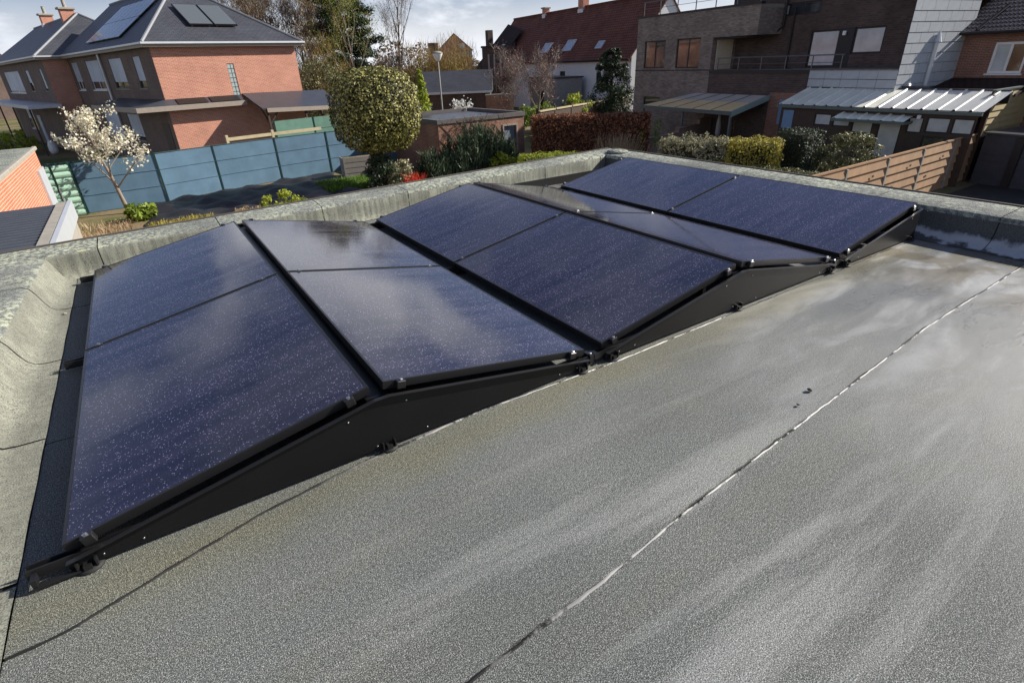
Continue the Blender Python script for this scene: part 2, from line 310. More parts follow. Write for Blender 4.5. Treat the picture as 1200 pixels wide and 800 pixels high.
# ------------------------------------------------------------------ foliage
def leafmesh(name, P, Nn, size, m, parent=None, aspect=.55, jit=.7, tone=None, **t):
    P = np.asarray(P, float); n = len(P); Nn = np.asarray(Nn, float)
    nn = Nn+RNG.normal(0, jit, (n, 3)); nn /= np.linalg.norm(nn, axis=1)[:, None]+1e-9
    r = RNG.normal(0, 1, (n, 3)); u = np.cross(nn, r); u /= np.linalg.norm(u, axis=1)[:, None]+1e-9; v = np.cross(nn, u)
    s = size*RNG.uniform(.6, 1.35, n)[:, None]; u = u*s*.5; v = v*s*.5*aspect
    V = np.stack([P-u, P+v-u*.1, P+u, P-v-u*.1], 1).reshape(-1, 3)
    return rawquads(name, V, n, m, parent, RNG.uniform(0, 1, n) if tone is None else tone, **t)
def rawquads(name, V, n, m, parent, tone, **t):
    me = bpy.data.meshes.new(name); me.vertices.add(4*n); me.vertices.foreach_set('co', V.ravel()); me.loops.add(4*n); me.loops.foreach_set('vertex_index', np.arange(4*n))
    me.polygons.add(n); me.polygons.foreach_set('loop_start', np.arange(0, 4*n, 4)); me.update(calc_edges=True)
    a = me.attributes.new('tone', 'FLOAT', 'FACE'); a.data.foreach_set('value', np.clip(tone, 0, 1).astype(np.float32)); me.materials.append(mat[m])
    o = bpy.data.objects.new(name, me); COL.objects.link(o)
    if parent is not None: o.parent = parent
    return tag(o, **t)
def blades(name, P, D, wd, m, parent=None, tone=None, **t):
    """thin upright leaves or twigs: base P, vector D"""
    P = np.asarray(P, float); D = np.asarray(D, float); n = len(P); r = RNG.normal(0, 1, (n, 3)); u = np.cross(D, r); u /= np.linalg.norm(u, axis=1)[:, None]+1e-9; u = u*wd*.5
    V = np.stack([P-u, P+u, P+D+u*.35, P+D-u*.35], 1).reshape(-1, 3)
    return rawquads(name, V, n, m, parent, RNG.uniform(0, 1, n) if tone is None else tone, **t)
def sphere_pts(n):
    d = RNG.normal(0, 1, (n, 3)); return d/np.linalg.norm(d, axis=1)[:, None]
def clumps(n, k, rad, cl, flat=1., zmin=-1):
    """leaf positions gathered in k clumps inside an ellipsoid of radii rad"""
    c = sphere_pts(k)*(RNG.uniform(.25, 1, k)**.5)[:, None]; c = c[c[:, 2] > zmin]; c = c*np.array(rad)
    i = RNG.integers(0, len(c), n); d = sphere_pts(n); off = d*cl*RNG.uniform(.3, 1, n)[:, None]; off[:, 2] *= flat
    ct = RNG.uniform(0, .5, len(c)); return c[i]+off, d+np.array([0, 0, .3]), np.clip(ct[i]+RNG.uniform(0, .5, n), 0, 1)
def branches(h, r0, levels=4, spread=.6, n0=7, first=.25, kids=4, seed=1, droop=0., up=.25, lean=(0, 0)):
    """trunk + limbs as tapered tubes; returns (MB, twig tips with directions)"""
    rnd = random.Random(seed); mb = MB(); tips = []
    def grow(p, d, ln, r, lv, sides):
        pts = [p]; k = 4 if lv == 0 else 3; dd = d.copy()
        for i in range(k):
            dd = (dd+Vector((rnd.uniform(-1, 1), rnd.uniform(-1, 1), rnd.uniform(-.5, .5)))*.12+Vector((0, 0, up*.25-droop*.3*lv))).normalized(); pts.append(pts[-1]+dd*ln/k)
        rr = [r*(1-.75*i/k) for i in range(k+1)]; mb.tube(pts, rr, sides, False)
        if lv >= levels-1: tips.append((pts[-1], dd)); tips.append((pts[1], dd)); return
        m_ = n0 if lv == 0 else kids
        for j in range(m_):
            t = first+(1-first)*(j+.6)/m_ if lv == 0 else .3+.7*(j+.5)/m_
            x = min(t*k, k-1e-3); i = int(x); q = pts[i].lerp(pts[i+1], x-i); a = rnd.uniform(0, 6.283) if lv else j*2.4+rnd.uniform(-.4, .4)
            ax = Vector((math.cos(a), math.sin(a), 0)); nd = (dd*(1-spread)+ax*spread+Vector((0, 0, up))).normalized()
            grow(q, nd, ln*rnd.uniform(.42, .62)*(1.15-.55*t if lv == 0 else 1), rr[i]*.5, lv+1, max(3, sides-2))
    grow(Vector((0, 0, 0)), Vector((lean[0], lean[1], 1)).normalized(), h*.8, r0, 0, 7)
    return mb, tips
def hedge(name, label, cat, p0, p1, wd, h, n, size, m, rnd=.18, group=None, core='hedge_core', wob=.06):
    p0, p1 = Vector((*p0, G)), Vector((*p1, G)); d = p1-p0; Ln = d.length; t = thing(name, label, cat, p0, math.atan2(d.y, d.x), group)
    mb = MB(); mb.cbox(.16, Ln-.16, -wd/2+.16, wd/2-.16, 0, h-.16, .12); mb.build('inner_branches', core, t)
    ar = np.array([Ln*wd, Ln*h, Ln*h, wd*h, wd*h]); f = RNG.choice(5, n, p=ar/ar.sum()); a, b = RNG.uniform(0, 1, (2, n)); P = np.zeros((n, 3)); Q = np.zeros((n, 3))
    for k, (ax, sg) in enumerate(((2, 1), (1, -1), (1, 1), (0, -1), (0, 1))):
        i = f == k; Q[i, ax] = sg
        P[i] = {0: np.stack([a[i]*Ln, (b[i]-.5)*wd, np.full(i.sum(), h)], 1), 1: np.stack([a[i]*Ln, np.full(i.sum(), sg*wd/2), b[i]*h], 1), 2: np.stack([a[i]*Ln, np.full(i.sum(), sg*wd/2), b[i]*h], 1),
                3: np.stack([np.zeros(i.sum()), (a[i]-.5)*wd, b[i]*h], 1), 4: np.stack([np.full(i.sum(), Ln), (a[i]-.5)*wd, b[i]*h], 1)}[k]
    c = np.array([Ln/2, 0, h/2]); half = np.array([Ln/2, wd/2, h/2]); q = (P-c)/half; ov = np.clip(np.sort(np.abs(q), 1)[:, 1]-(1-rnd*1.2), 0, 1)
    P -= Q*(ov*ov*2.2*min(wd, h)*.3)[:, None]; P += Q*(RNG.uniform(-.14, .04, n)+wob*np.sin(P[:, 0]*5.1+P[:, 2]*7.3)*np.cos(P[:, 0]*2.3-P[:, 1]*6))[:, None]
    Q[:, 2] += .35; leafmesh('foliage', P, Q, size, m, t, .6, .55); return t
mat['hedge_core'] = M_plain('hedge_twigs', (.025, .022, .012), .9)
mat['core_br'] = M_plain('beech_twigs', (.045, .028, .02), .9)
mat['bark'] = M_plain('grey_bark', (.11, .09, .07), .9, .4, 8, .1, 0, .6, 18)
mat['bark_dk'] = M_plain('dark_bark', (.045, .035, .026), .9, .4, 8, .1, 0, .6, 18)
mat['bark_pale'] = M_plain('pale_twig_bark', (.24, .20, .16), .9, .3, 8, .1)
mat['topiary'] = M_leaf('variegated_box', (.028, .034, .008), (.53, .49, .16), .06, .5, (.10, .10, .022))
mat['lf_dark'] = M_leaf('dark_evergreen', (.010, .020, .010), (.055, .085, .04), .1)
mat['lf_yew'] = M_leaf('juniper', (.018, .035, .022), (.11, .15, .085), .12)
mat['lf_green'] = M_leaf('fresh_green', (.06, .10, .012), (.30, .40, .06), .3)
mat['lf_lime'] = M_leaf('lime_green', (.14, .19, .015), (.45, .50, .06), .3)
mat['lf_yel'] = M_leaf('yellow_privet', (.16, .14, .02), (.52, .46, .09), .3)
mat['lf_pale'] = M_leaf('pale_grey_shrub', (.10, .095, .045), (.46, .44, .28), .25)
mat['lf_olive'] = M_leaf('olive_shrub', (.05, .055, .02), (.26, .26, .13), .2)
mat['lf_beech'] = M_leaf('dry_beech', (.08, .032, .016), (.42, .19, .10), .35, .6, (.17, .07, .036))
mat['lf_blossom'] = M_leaf('cream_blossom', (.62, .58, .42), (.84, .81, .68), .3)
mat['lf_white'] = M_leaf('white_flower', (.6, .6, .55), (.82, .82, .78), .3)
mat['lf_red'] = M_leaf('red_flower', (.45, .03, .02), (.75, .10, .05), .3)
mat['lf_pink'] = M_leaf('copper_buds', (.16, .06, .045), (.36, .17, .12), .2)
mat['twig'] = M_leaf('brown_twigs', (.075, .055, .038), (.25, .19, .135), .1, .8)
mat['twig_gold'] = M_leaf('golden_twigs', (.14, .09, .035), (.40, .29, .11), .15, .8)
mat['twig_grey'] = M_leaf('grey_twigs', (.11, .095, .085), (.30, .27, .24), .1, .8)
mat['straw'] = M_leaf('straw', (.22, .16, .09), (.55, .43, .27), .3)
# ================================================================== our flat roof
def interp(pts, x):
    return float(np.interp(x, [p[0] for p in pts], [p[1] for p in pts]))
def rag(x, k):   # ragged torn edge of a felt strip
    return 0.002*math.sin(x*23+k*2.1)+.0022*math.sin(x*61+k*5.3)+.0016*math.sin(x*131+k)+.003*max(0, math.sin(x*3.7+k*1.7))**6
seams = [[(-1, -3.2), (7, -3.15)], [(-1, -2.17), (7, -2.0)],
         [(-1, -1.16), (.94, -1.13), (1.43, -1.10), (1.89, -1.05), (3.26, -.95), (4.2, -.88), (5.7, -.84), (7, -.83)],
         [(-1, -.33), (-.2, -.30), (0, -.293), (.3, -.205), (.6, -.125), (1., -.07), (1.6, -.035), (2.5, -.075), (3.4, -.065), (7, -.05)],
         [(-1, .93), (7, .95)], [(-1, 1.92), (7, 1.95)], [(-1, 2.9), (7, 2.95)]]
def left_x(y): return -.20-.035*(3.6-y)
def back_y(x): return 3.665+.068*(x+.18)
roof = thing('flat_roof_annex', 'flat grey felted roof with raised kerbs carrying the solar panels', 'flat roof', (0, 0, 0))
mb = MB(); mb.box(-.72, 6.66, -4.6, 3.9, -.32, -.0125); mb.build('roof_deck', 'bitumen', roof)
mb = MB(); mb.box(-.70, 6.64, -4.58, 4.0, G, -.325); mb.build('wall', 'brick_or', roof)
bounds = [[(-1, -4.55), (7, -4.55)]]+seams+[[(x, back_y(x)+.02) for x in (-1, 7)]]
for k in range(len(bounds)-1):
    xs = [-.155+i*.05 for i in range(int((6.05+.155)/.05)+2)]; mb = MB(); lo, hi = [], []
    for x in xs:
        wl = .009+.003*math.sin(x*9+k)+.004*max(0, math.sin(x*2.3+k*3))**4
        lo.append((x, interp(bounds[k], x)+wl+rag(x, k), 0)); hi.append((x, interp(bounds[k+1], x)-.002+rag(x, k+1)*.8, 0))
    n = len(xs); vs = lo+hi+[(x, y, -.011) for x, y, z in lo]+[(x, y, -.011) for x, y, z in hi]; fs = []
    for i in range(n-1): fs += [(i, i+1, n+i+1, n+i), (2*n+i+1, 2*n+i, i, i+1), (n+i+1, 3*n+i+1, 3*n+i, n+i)]
    fs = [f if q % 3 != 1 else f[::-1] for q, f in enumerate(fs)]
    mb.add(vs, fs); mb.build('roofing_sheet', 'felt', roof)
# bead of bitumen squeezed out along the seam, sun glints painted pale towards the far end
ms = MT('glint_bitumen', .5, .4); vv = ms.coord(); X, Y, Z = ms.sep(vv)
ms.base(ms.mix(ms.math('MULTIPLY', ms.ramp(ms.math('MULTIPLY', X, .1), [(.08, 0.), (.22, 1.)]), ms.ramp(ms.noise(vv, 4, 6, .75), [(.44, 0.), (.5, 1.)])), (.014, .014, .013), (.72, .71, .68))); mat['bead'] = ms.m
for sm, xa, xb in ((seams[2], -.15, 6.0), (seams[3], -.15, 3.45), (seams[1], -.15, 6.)):
    mb = MB(); x = xa; pts = []; rad = []
    while x < xb: pts.append((x, interp(sm, x)+rag(x, seams.index(sm))*.5+.001, -.001)); rad.append((.0056 if x < 1.5 else .003)*1.0+(.002*abs(math.sin(x*17))*(.5+.5*math.sin(x*47+1)))*(1 if x < 2 else .75)); x += .035
    mb.tube(pts, rad, 5); mb.build('seam_bead', 'bead', roof)
def two_tone(name, mb, lowm, topm, par, split):
    me = mb.mesh(name, lowm, True); me.materials.append(mat[topm])
    for p in me.polygons: p.material_index = 1 if p.center.z > split else 0
    o = bpy.data.objects.new(name, me); COL.objects.link(o); o.parent = par; return o
# left kerb: flap on the roof, curved face, flat top, one strip of felt per metre
def strip(y0, y1, zoff, k):
    prof = [(.165, .0045), (.03, .005), (-.02, .014), (-.05, .042), (-.075, .10), (-.095, .16), (-.115, .198), (-.15, .217), (-.5, .226), (-.56, .222), (-.565, .10)]
    ys = [y0+(y1-y0)*i/8 for i in range(9)]; vs = []; n = len(prof)
    for j, y in enumerate(ys):
        for i, (px, pz) in enumerate(prof):
            e = rag(pz*3+px*2, k+j) if j in (0, 8) else 0
            wv = .0012*math.sin(y*11+i*1.3+k)*(pz > .01)
            x = left_x(y)+px if i else -.1575+.0015*math.sin(y*13)
            vs.append((x, y+e, pz+zoff+wv))
    return MB().add(vs, [(j*n+i, j*n+i+1, (j+1)*n+i+1, (j+1)*n+i) for j in range(8) for i in range(n-1)])
sy = [-2.6, -1.9, -.95, .02, .99, 1.93, 2.9, 3.72]
for k in range(len(sy)-1):
    two_tone('kerb_sheet', strip(sy[k]+.007, sy[k+1]-.007, .001*(k % 2), k), 'upstand_light', 'felt_top', roof, .205)
# dark laps under the joints of the left kerb
for y in sy[1:-1]:
    strip(y-.02, y+.02, -.006, 3).build('lap', 'bitumen', roof)
# back kerb and right kerb
def kerb(axis, a0, a1, k):
    n = 9; vs = []; As = [a0+(a1-a0)*i/6 for i in range(7)]
    prof = ([(0, .004), (.015, .012), (.035, .05), (.04, .12), (.042, .19), (.05, .212), (.07, .222), (.36, .235), (.385, .232), (.39, .05)] if axis == 'y' else
            [(-.20, .004), (-.12, .018), (-.05, .055), (-.012, .12), (-.004, .21), (0, .238), (.02, .25), (.40, .262), (.425, .258), (.43, .05)])
    n = len(prof)
    for a in As:
        for i, (p, z) in enumerate(prof):
            wv = .004*math.sin(a*9+i+k)*(i not in (0, n-1)); vs.append((a, back_y(a)+p+wv, z+(.004*a if i > 3 else 0)) if axis == 'y' else (6.2+p+wv, a, z))
    fs = [(j*n+i, j*n+i+1, (j+1)*n+i+1, (j+1)*n+i) for j in range(6) for i in range(n-1)]
    if axis == 'y': fs = [f[::-1] for f in fs]
    return MB().add(vs, fs), prof
xs = [-.77, .05, 1.02, 2.0, 3.0, 4.02, 5.05, 6.1, 6.6]
for k in range(len(xs)-1): two_tone('kerb_sheet', kerb('y', xs[k]+.004, xs[k+1]-.004, k)[0], 'upstand', 'felt_top', roof, .205)
ys = [-4.6, -3.4, -2.45, -1.5, -.52, .45, 1.45, 2.45, 3.4, 4.4]
for k in range(len(ys)-1): two_tone('kerb_sheet', kerb('x', ys[k]+.003, ys[k+1]-.003, k)[0], 'silt_upstand' if 'silt_upstand' in mat else 'upstand', 'felt_top', roof, .215)
mb = MB(); mb.box(-.74, 6.2, 3.95, 3.97, -.3, .1); mb.box(6.27, 6.6, -4.6, 4.3, -.3, .19); mb.build('kerb_core', 'bitumen', roof)
# thin roof-edge profile along the outer rims
mb = MB()
for a, b in zip(xs[:-1], xs[1:]):
    y0, y1 = back_y(a)+.392, back_y(b)+.392; z0, z1 = .226+.004*a, .226+.004*b
    mb.add([(a, y0, z0), (a, y0+.02, z0), (a, y0+.02, z0+.017), (a, y0, z0+.017), (b, y1, z1), (b, y1+.02, z1), (b, y1+.02, z1+.017), (b, y1, z1+.017)], [(0, 1, 2, 3), (4, 7, 6, 5), (3, 2, 6, 7), (0, 3, 7, 4), (1, 5, 6, 2)])
mb.box(6.632, 6.65, -4.6, 4.45, .2, .272); mb.build('edge_trim', M_plain('edge_profile', (.10, .085, .07), .5, .3, 4), roof)
mb = MB(); mb.lathe([(.0, .0), (.16, .0), (.15, .02), (.09, .035), (.0, .04)], (6.42, 4.13, .26), 14); mb.build('corner_patch', 'felt_top', roof, True)
# litter on the felt
for i, (x, y, s, lb) in enumerate(((3.02, -.86, .013, 'larger dark moss crumb lying on the grey felt right of the seam'), (2.86, -.9, .008, 'tiny dark moss crumb on the felt beside the larger crumb'), (-.19, 2.78, .014, 'small pale pebble at the foot of the left kerb'))):
    mb = MB(); mb.lathe([(s*.2, 0), (s, s*.2), (s*.9, s*.6), (s*.4, s*.95)], (0, 0, 0), 7); o = mb.build('pebble' if i == 2 else 'moss_crumb', 'concrete' if i == 2 else 'bark_dk', None, label=lb, cat='pebble' if i == 2 else 'moss'); o.location = (x, y, .006); o.rotation_euler = (.2, .3, i)
# ================================================================== solar array
PW, PL, GAPR, GAPV, ZL, ZH = 1.1185, 1.722, .0637, .1242, .10, .3114
TH = math.atan2(ZH-ZL, PW); SW = PW/math.cos(TH)
fr = MB(); e = .011
fr.box(0, e, 0, PL, -.035, .0015); fr.box(SW-e, SW, 0, PL, -.035, .0015); fr.box(e, SW-e, 0, e, -.035, .0015); fr.box(e, SW-e, PL-e, PL, -.035, .0015); fr_me = fr.mesh('frame', 'black')
gl = MB(); gl.box(e+.0005, SW-e-.0005, e+.0005, PL-e-.0005, -.006, 0); gl_me = gl.mesh('glass', 'panel')
x = 0.; cols = []
pos = ['at the far left end, beside the left kerb', 'on the slope right of the first ridge', 'on the slope left of the second ridge', 'on the narrow-looking slope right of the second ridge', 'at the right end beside the right kerb']
for i in range(5):
    cols.append((x, x+PW)); up = i % 2 == 0
    for j in range(2):
        lb = ('front' if j == 0 else 'rear')+' black solar panel '+pos[i]
        t = thing('solar_panel', lb, 'solar panel', (x, j*(PL+.02), ZL if up else ZH), 0, 'solar panels on the flat roof'); t.rotation_euler = (0, -TH if up else TH, 0)
        inst('frame', fr_me, t); inst('glass', gl_me, t)
    x += PW+(GAPR if up else GAPV)
AL = 2*PL+.02
ft = MB(); ft.lathe([(.045, 0), (.045, .005), (.036, .011), (.015, .015)], n=16); foot_me = ft.mesh('foot', 'rubber', True)
fb = MB(); fb.box(-.012, .012, -.035, .02, .012, .03); fb.box(-.03, -.024, -.03, .02, .012, .045); fb.box(.024, .03, -.03, .02, .012, .045); fb_me = fb.mesh('bracket', 'black')
cl = MB(); cl.cbox(-.02, .02, -.015, .01, -.03, .005, .003); cl_me = cl.mesh('clamp', 'black')
bo = MB(); bo.lathe([(.0085, 0), (.0085, .007), (.006, .009), (.0, .009)], (0, -.004, .005), 6); bo_me = bo.mesh('bolt', 'steel')
rv = MB(); rv.lathe([(.007, 0), (.006, .003), (0, .004)], n=8); rv_me = rv.mesh('rivet', 'steel', True)
def zpanel(x):
    for i, (a, b) in enumerate(cols):
        if a-1e-6 <= x <= b+1e-6:
            k = (x-a)/PW; return ZL+(ZH-ZL)*(k if i % 2 == 0 else 1-k)
    return ZH
tl = ['low black mounting frame with side plates under the left pair of slopes', 'low black mounting frame with side plates under the middle pair of slopes', 'half-width black mounting frame under the right slope by the kerb']
for k, idx in enumerate(((0, 1), (2, 3), (4,))):
    a, b = cols[idx[0]][0], cols[idx[-1]][1]; rl = cols[idx[0]][1]; t = thing('mounting_frame', tl[k], 'mounting frame', (a, 0, 0), 0, 'mounting frames of the solar array')
    dz = .044; bb = b-a if len(idx) == 2 else b-a+.012
    prof = [(.0, .016), (0, ZL-dz), (PW, ZH-dz)]+([(PW+GAPR, ZH-dz), (b-a, ZL-dz), (b-a, .016)] if len(idx) == 2 else [(bb, ZH-dz), (bb, .016)])
    for y0, sg in ((-.040, -1), (AL+.036, 1)):
        m1 = MB(); m1.prism([(p[0], p[1]) for p in prof], 'y', y0, y0+.003)
        o = m1.build('side_plate', 'skirt', t)
        f = MB()
        seg = [((0, ZL-dz), (PW, ZH-dz))]+([((PW, ZH-dz), (PW+GAPR, ZH-dz)), ((PW+GAPR, ZH-dz), (b-a, ZL-dz))] if len(idx) == 2 else [])
        for (xa, za), (xb, zb) in seg:
            ya, yb = (y0-.018, y0+.001) if sg < 0 else (y0+.002, y0+.02)
            f.add([(xa, ya, za), (xb, ya, zb), (xb, yb, zb), (xa, yb, za), (xa, ya, za+.0035), (xb, ya, zb+.0035), (xb, yb, zb+.0035), (xa, yb, za+.0035)], [(0, 3, 2, 1), (4, 5, 6, 7), (0, 1, 5, 4), (3, 7, 6, 2), (0, 4, 7, 3), (1, 2, 6, 5)])
        f.build('flange', 'black', o)
        if sg < 0:
            rx = [.1, .22, PW-.12, PW-.02, PW+.14, PW+.22]+([b-a-.08, b-a-.2] if len(idx) == 2 else [])
            for q, xx in enumerate(rx):
                zz = (zpanel(min(a+xx, b))-.085 if q in (2, 4) else .035)
                r = inst('rivet', rv_me, o, (xx, y0-.001, zz), (math.pi/2, 0, 0), (.6,)*3)
    # base rails along the slope direction
    for y0 in (-.018, PL-.01, AL-.02):
        m1 = MB(); x0 = -.115 if k == 0 else -.06; x1 = b-a+(.062 if k < 2 else -.03)
        m1.box(x0, x1, y0, y0+.036, .022, .03); m1.box(x0, x1, y0, y0+.004, .031, .062); m1.box(x0, x1, y0+.032, y0+.036, .031, .062); m1.box(x0, x1, y0+.012, y0+.024, .031, .05); m1.build('base_rail', 'black', t)
    if k < 2:
        m1 = MB(); m1.box(b-a+.02, b-a+.045, -.03, .03, .02, .068); m1.box(b-a+.055, b-a+.085, -.026, .026, .03, .063); m1.build('rail_joint', 'black', t)
        inst('bolt', bo_me, t, (b-a+.032, -.01, .064))
    for xx in ([.05, PW+.03, b-a-.05] if len(idx) == 2 else [.05, PW-.05]):
        for y0 in (-.03, PL+.01, AL+.03):
            o = inst('foot', foot_me, t, (xx, y0, .001)); inst('bracket', fb_me, o)
    for y0 in (.2, PL-.2, PL+.25, AL-.2):
        m1 = MB(); m1.box(PW-.05, PW-.02, y0-.02, y0+.02, .03, ZH-.06); m1.build('upright', 'black', t)
    if len(idx) == 2:
        m1 = MB(); m1.box(PW-.02, PW+GAPR+.02, .0, AL, ZH-.075, ZH-.06); m1.build('ridge_plate', 'skirt', t)
    else:
        m1 = MB(); m1.box(bb-.004, bb-.001, -.035, AL+.034, .02, ZH-.052); m1.build('end_plate', 'skirt', t)
    for i in idx:
        ca, cb = cols[i]; up = i % 2 == 0
        for xl in (.075, SW-.095):
            for y0 in (-.012, PL+.012, AL+.012):
                th = -TH if up else TH; z0 = ZL+xl*math.sin(TH) if up else ZH-xl*math.sin(TH)
                o = inst('clamp', cl_me, t, (ca-a+xl*math.cos(TH), y0, z0), (0, th, 0 if y0 < 1 or y0 < 2 else math.pi)); inst('bolt', bo_me, o)
# rail end sticking out at the lower left corner
m1 = MB(); m1.box(-.1, .03, -.062, -.045, .012, .02); m1.box(-.1, -.085, -.06, -.02, .022, .05); m1.build('rail_end', 'black', bpy.data.objects['mounting_frame'])
# ================================================================== ground
mg = MT('ground_soil', .95, .15); vg = mg.coord()
mg.base(mg.mix(mg.ramp(mg.noise(vg, .35, 6, .6), [(.4, 0.), (.6, 1.)]), mg.mix(mg.noise(vg, 9, 5), (.16, .115, .065), (.24, .19, .11)), mg.mix(mg.noise(vg, 7, 5), (.05, .075, .02), (.11, .13, .04)))); mg.bump(mg.noise(vg, 14, 5), .6, .05); mat['ground'] = mg.m
MB().quad((-900, -900, G), (900, -900, G), (900, 900, G), (-900, 900, G)).build('ground', 'ground', kind='structure')
mat['paving'] = M_tile('grey_paving', (.20, .19, .17), (.16, .15, .14), .5, .5, .9, .012)
MB().box(-14, 8, 29.2, 33.6, G-.05, G+.012).build('paved_yard', 'paving', kind='structure')
MB().box(21.5, 26.1, 13.5, 17.0, G-.05, G+.012).build('paved_terrace', 'paving', kind='structure')
def slab(poly, z0, z1): return MB().prism(poly, 'z', z0, z1)
def plane_patch(o, U, V, n, nu, nv, wob=0):  # grid patch from corner o along U and V, thick along n
    vs = []; o, U, V, n = map(Vector, (o, U, V, n))
    for k in (0, 1):
        for j in range(nv+1):
            for i in range(nu+1): vs.append(o+U*i/nu+V*j/nv+n*(k-.0)+n.normalized()*wob*math.sin(i*1.7+j*2.3)*math.cos(j*1.1-i))
    m = (nu+1)*(nv+1); fs = []
    for j in range(nv):
        for i in range(nu):
            a = j*(nu+1)+i; fs += [(a, a+nu+1, a+nu+2, a+1), (m+a, m+a+1, m+a+nu+2, m+a+nu+1)]
    rim = [j for j in range(nu+1)]+[(nu+1)*j+nu for j in range(1, nv+1)]+[(nu+1)*nv+i for i in range(nu-1, -1, -1)]+[(nu+1)*j for j in range(nv-1, 0, -1)]
    fs += [(a, b, m+b, m+a) for a, b in zip(rim, rim[1:]+rim[:1])]
    return MB().add(vs, fs)
MB().box(20.5, 27.9, -6, 6.0, G-.05, G+.012).build('shaded_yard_ground', M_plain('shaded_ground', (.045, .045, .042), .9, .4, 3, .2, 0, .6, 30), kind='structure')  # building shade put into the dark colour of this ground slab
# ================================================================== two brick houses on the left
def xf(mb, M): mb.v = [tuple(M @ Vector(p)) for p in mb.v]; return mb
def brick_house(name, label, loc, LX, LY, left_w, apex_y, ridge_z, hipback):
    t = thing(name, label, 'house', (*loc, 0), R_(14)); EZ, OV = 2.78, .38
    holes = [(LY-b, LY-a, c, d) for a, b, c, d, *_ in left_w]
    ML = Matrix.Translation((0, LY, 0)) @ Matrix.Rotation(-math.pi/2, 4, 'Z')
    o = xf(wall(MB(), 0, LY, G, EZ, 0, holes, .14), ML).build('wall', 'brick_br', t)  # left wall's shade put into a browner brick than the front
    for a, b, c, d, fm, sh in left_w:
        wn = window(t, LY-b, LY-a, c, d, 0, fm, ('glass', 'glass') if b-a > 1.6 else ('glass',), sh, 'white' if fm == 'white' else 'concrete', .13)
        wn.matrix_local = ML
    return t, EZ, OV, ML
def hip_roof(t, LX, LY, EZ, OV, ay, rz, back_gable=True):
    x0, x1, y0, y1 = -OV, LX+OV, -OV, LY+OV; mx_ = LX/2; ez = EZ+.20; ye = y1 if back_gable else y1-(ay+OV)
    A, B, C_, D_, E_, F1 = (x0, y0, ez), (x1, y0, ez), (x1, y1, ez), (x0, y1, ez), (mx_, ay, rz), (mx_, ye, rz)
    m = MB(); m.poly([A, B, E_]); m.poly([B, C_, F1, E_]); m.poly([D_, A, E_, F1]); m.poly([C_, D_, F1]); m.poly([A, D_, C_, B])
    o = m.build('roof', 'slate', t)
    h = MB()
    for p, q in ((A, E_), (B, E_), (E_, F1)): h.tube([Vector(p)+Vector((0, 0, .02)), Vector(q)+Vector((0, 0, .02))], .075, 6)
    h.build('ridge_tiles', M_plain('pale_ridge_tiles', (.22, .23, .25), .6) if 'ridge' not in mat else 'ridge', o)
    f = MB(); f.box(x0, x1, y0, y0+.03, ez-.2, ez-.005); f.box(x0, x0+.03, y0+.03, y1, ez-.2, ez-.005); f.box(x1-.03, x1, y0+.03, y1, ez-.2, ez-.005); f.box(x0+.03, x1-.03, y0+.03, y1-.03, ez-.19, ez-.17); f.build('fascia', 'fascia', t)
    g = MB()
    g.box(x0-.1, x1+.1, y0-.11, y0-.003, ez-.06, ez+.03); g.box(x0-.11, x0-.003, y0, y1, ez-.06, ez+.03); g.build('gutter', 'gutter', t)
    return o
def chimney(par, x, y, z0, z1, wx, wy, pot=True):
    c = MB(); c.box(x-wx/2, x+wx/2, y-wy/2, y+wy/2, z0, z1)
    o = c.build('chimney', 'brick_or', par); k = MB(); k.cbox(x-wx/2-.12, x+wx/2+.12, y-wy/2-.12, y+wy/2+.12, z1+.002, z1+.14, .03); k.build('cap', 'concrete', o)
    q = MB(); q.box(x-wx/2-.03, x+wx/2+.03, y-wy/2-.03, y+wy/2+.03, z0, z0+.35); q.build('flashing', 'gutter', o)
    if pot: p = MB(); p.lathe([(.13, 0), (.12, .5), (.14, .55), (.1, .55)], (x, y, z1+.142), 10); p.build('chimney_pot', 'concrete', o)
    return o
mat['ridge'] = M_plain('pale_ridge_tiles', (.22, .23, .25), .6)
W1 = [(2.1, 3.36, .90, 2.45, 'dkframe', .76), (5.5, 8.1, .88, 2.48, 'dkframe', .78), (10.4, 13.6, .80, 2.50, 'white', .72), (15.9, 17.6, .78, 2.50, 'white', .70), (5.6, 8.0, -2.0, -.52, 'dkframe', .86), (10.1, 13.4, -2.1, -.5, 'white', .9)]
h1, EZ, OV, ML1 = brick_house('brick_house', 'nearer orange brick house with slate hip roof and two roof collectors', (2.35, 33.9), 7.8, 18.3, W1, 5.24, 6.2, False)
m = wall(MB(), 0, 7.8, G, EZ, 0, [(3.6, 3.98, .30, 1.95)], .12); m.quad((7.8, 0, G), (7.8, 18.3, G), (7.8, 18.3, EZ), (7.8, 0, EZ)); m.quad((0, 18.3, G), (0, 18.3, EZ), (7.8, 18.3, EZ), (7.8, 18.3, G)); m.build('wall', 'brick_or', h1)
gb = MB(); gb.box(3.604, 3.976, .06, .075, .304, 1.946); gw = gb.build('glass_block_window', 'concrete', h1)
gm = MB(); gm.cbox(-.082, .082, -.03, .0, -.1, .1, .012); gme = gm.mesh('glass_block', M_glass('block_glass', (.30, .36, .36), .2))
for i in range(2):
    for j in range(7): inst('glass_block', gme, gw, (3.695+i*.19, .055, .42+j*.233))
roof1 = hip_roof(h1, 7.8, 18.3, EZ, OV, 5.24, 6.2)
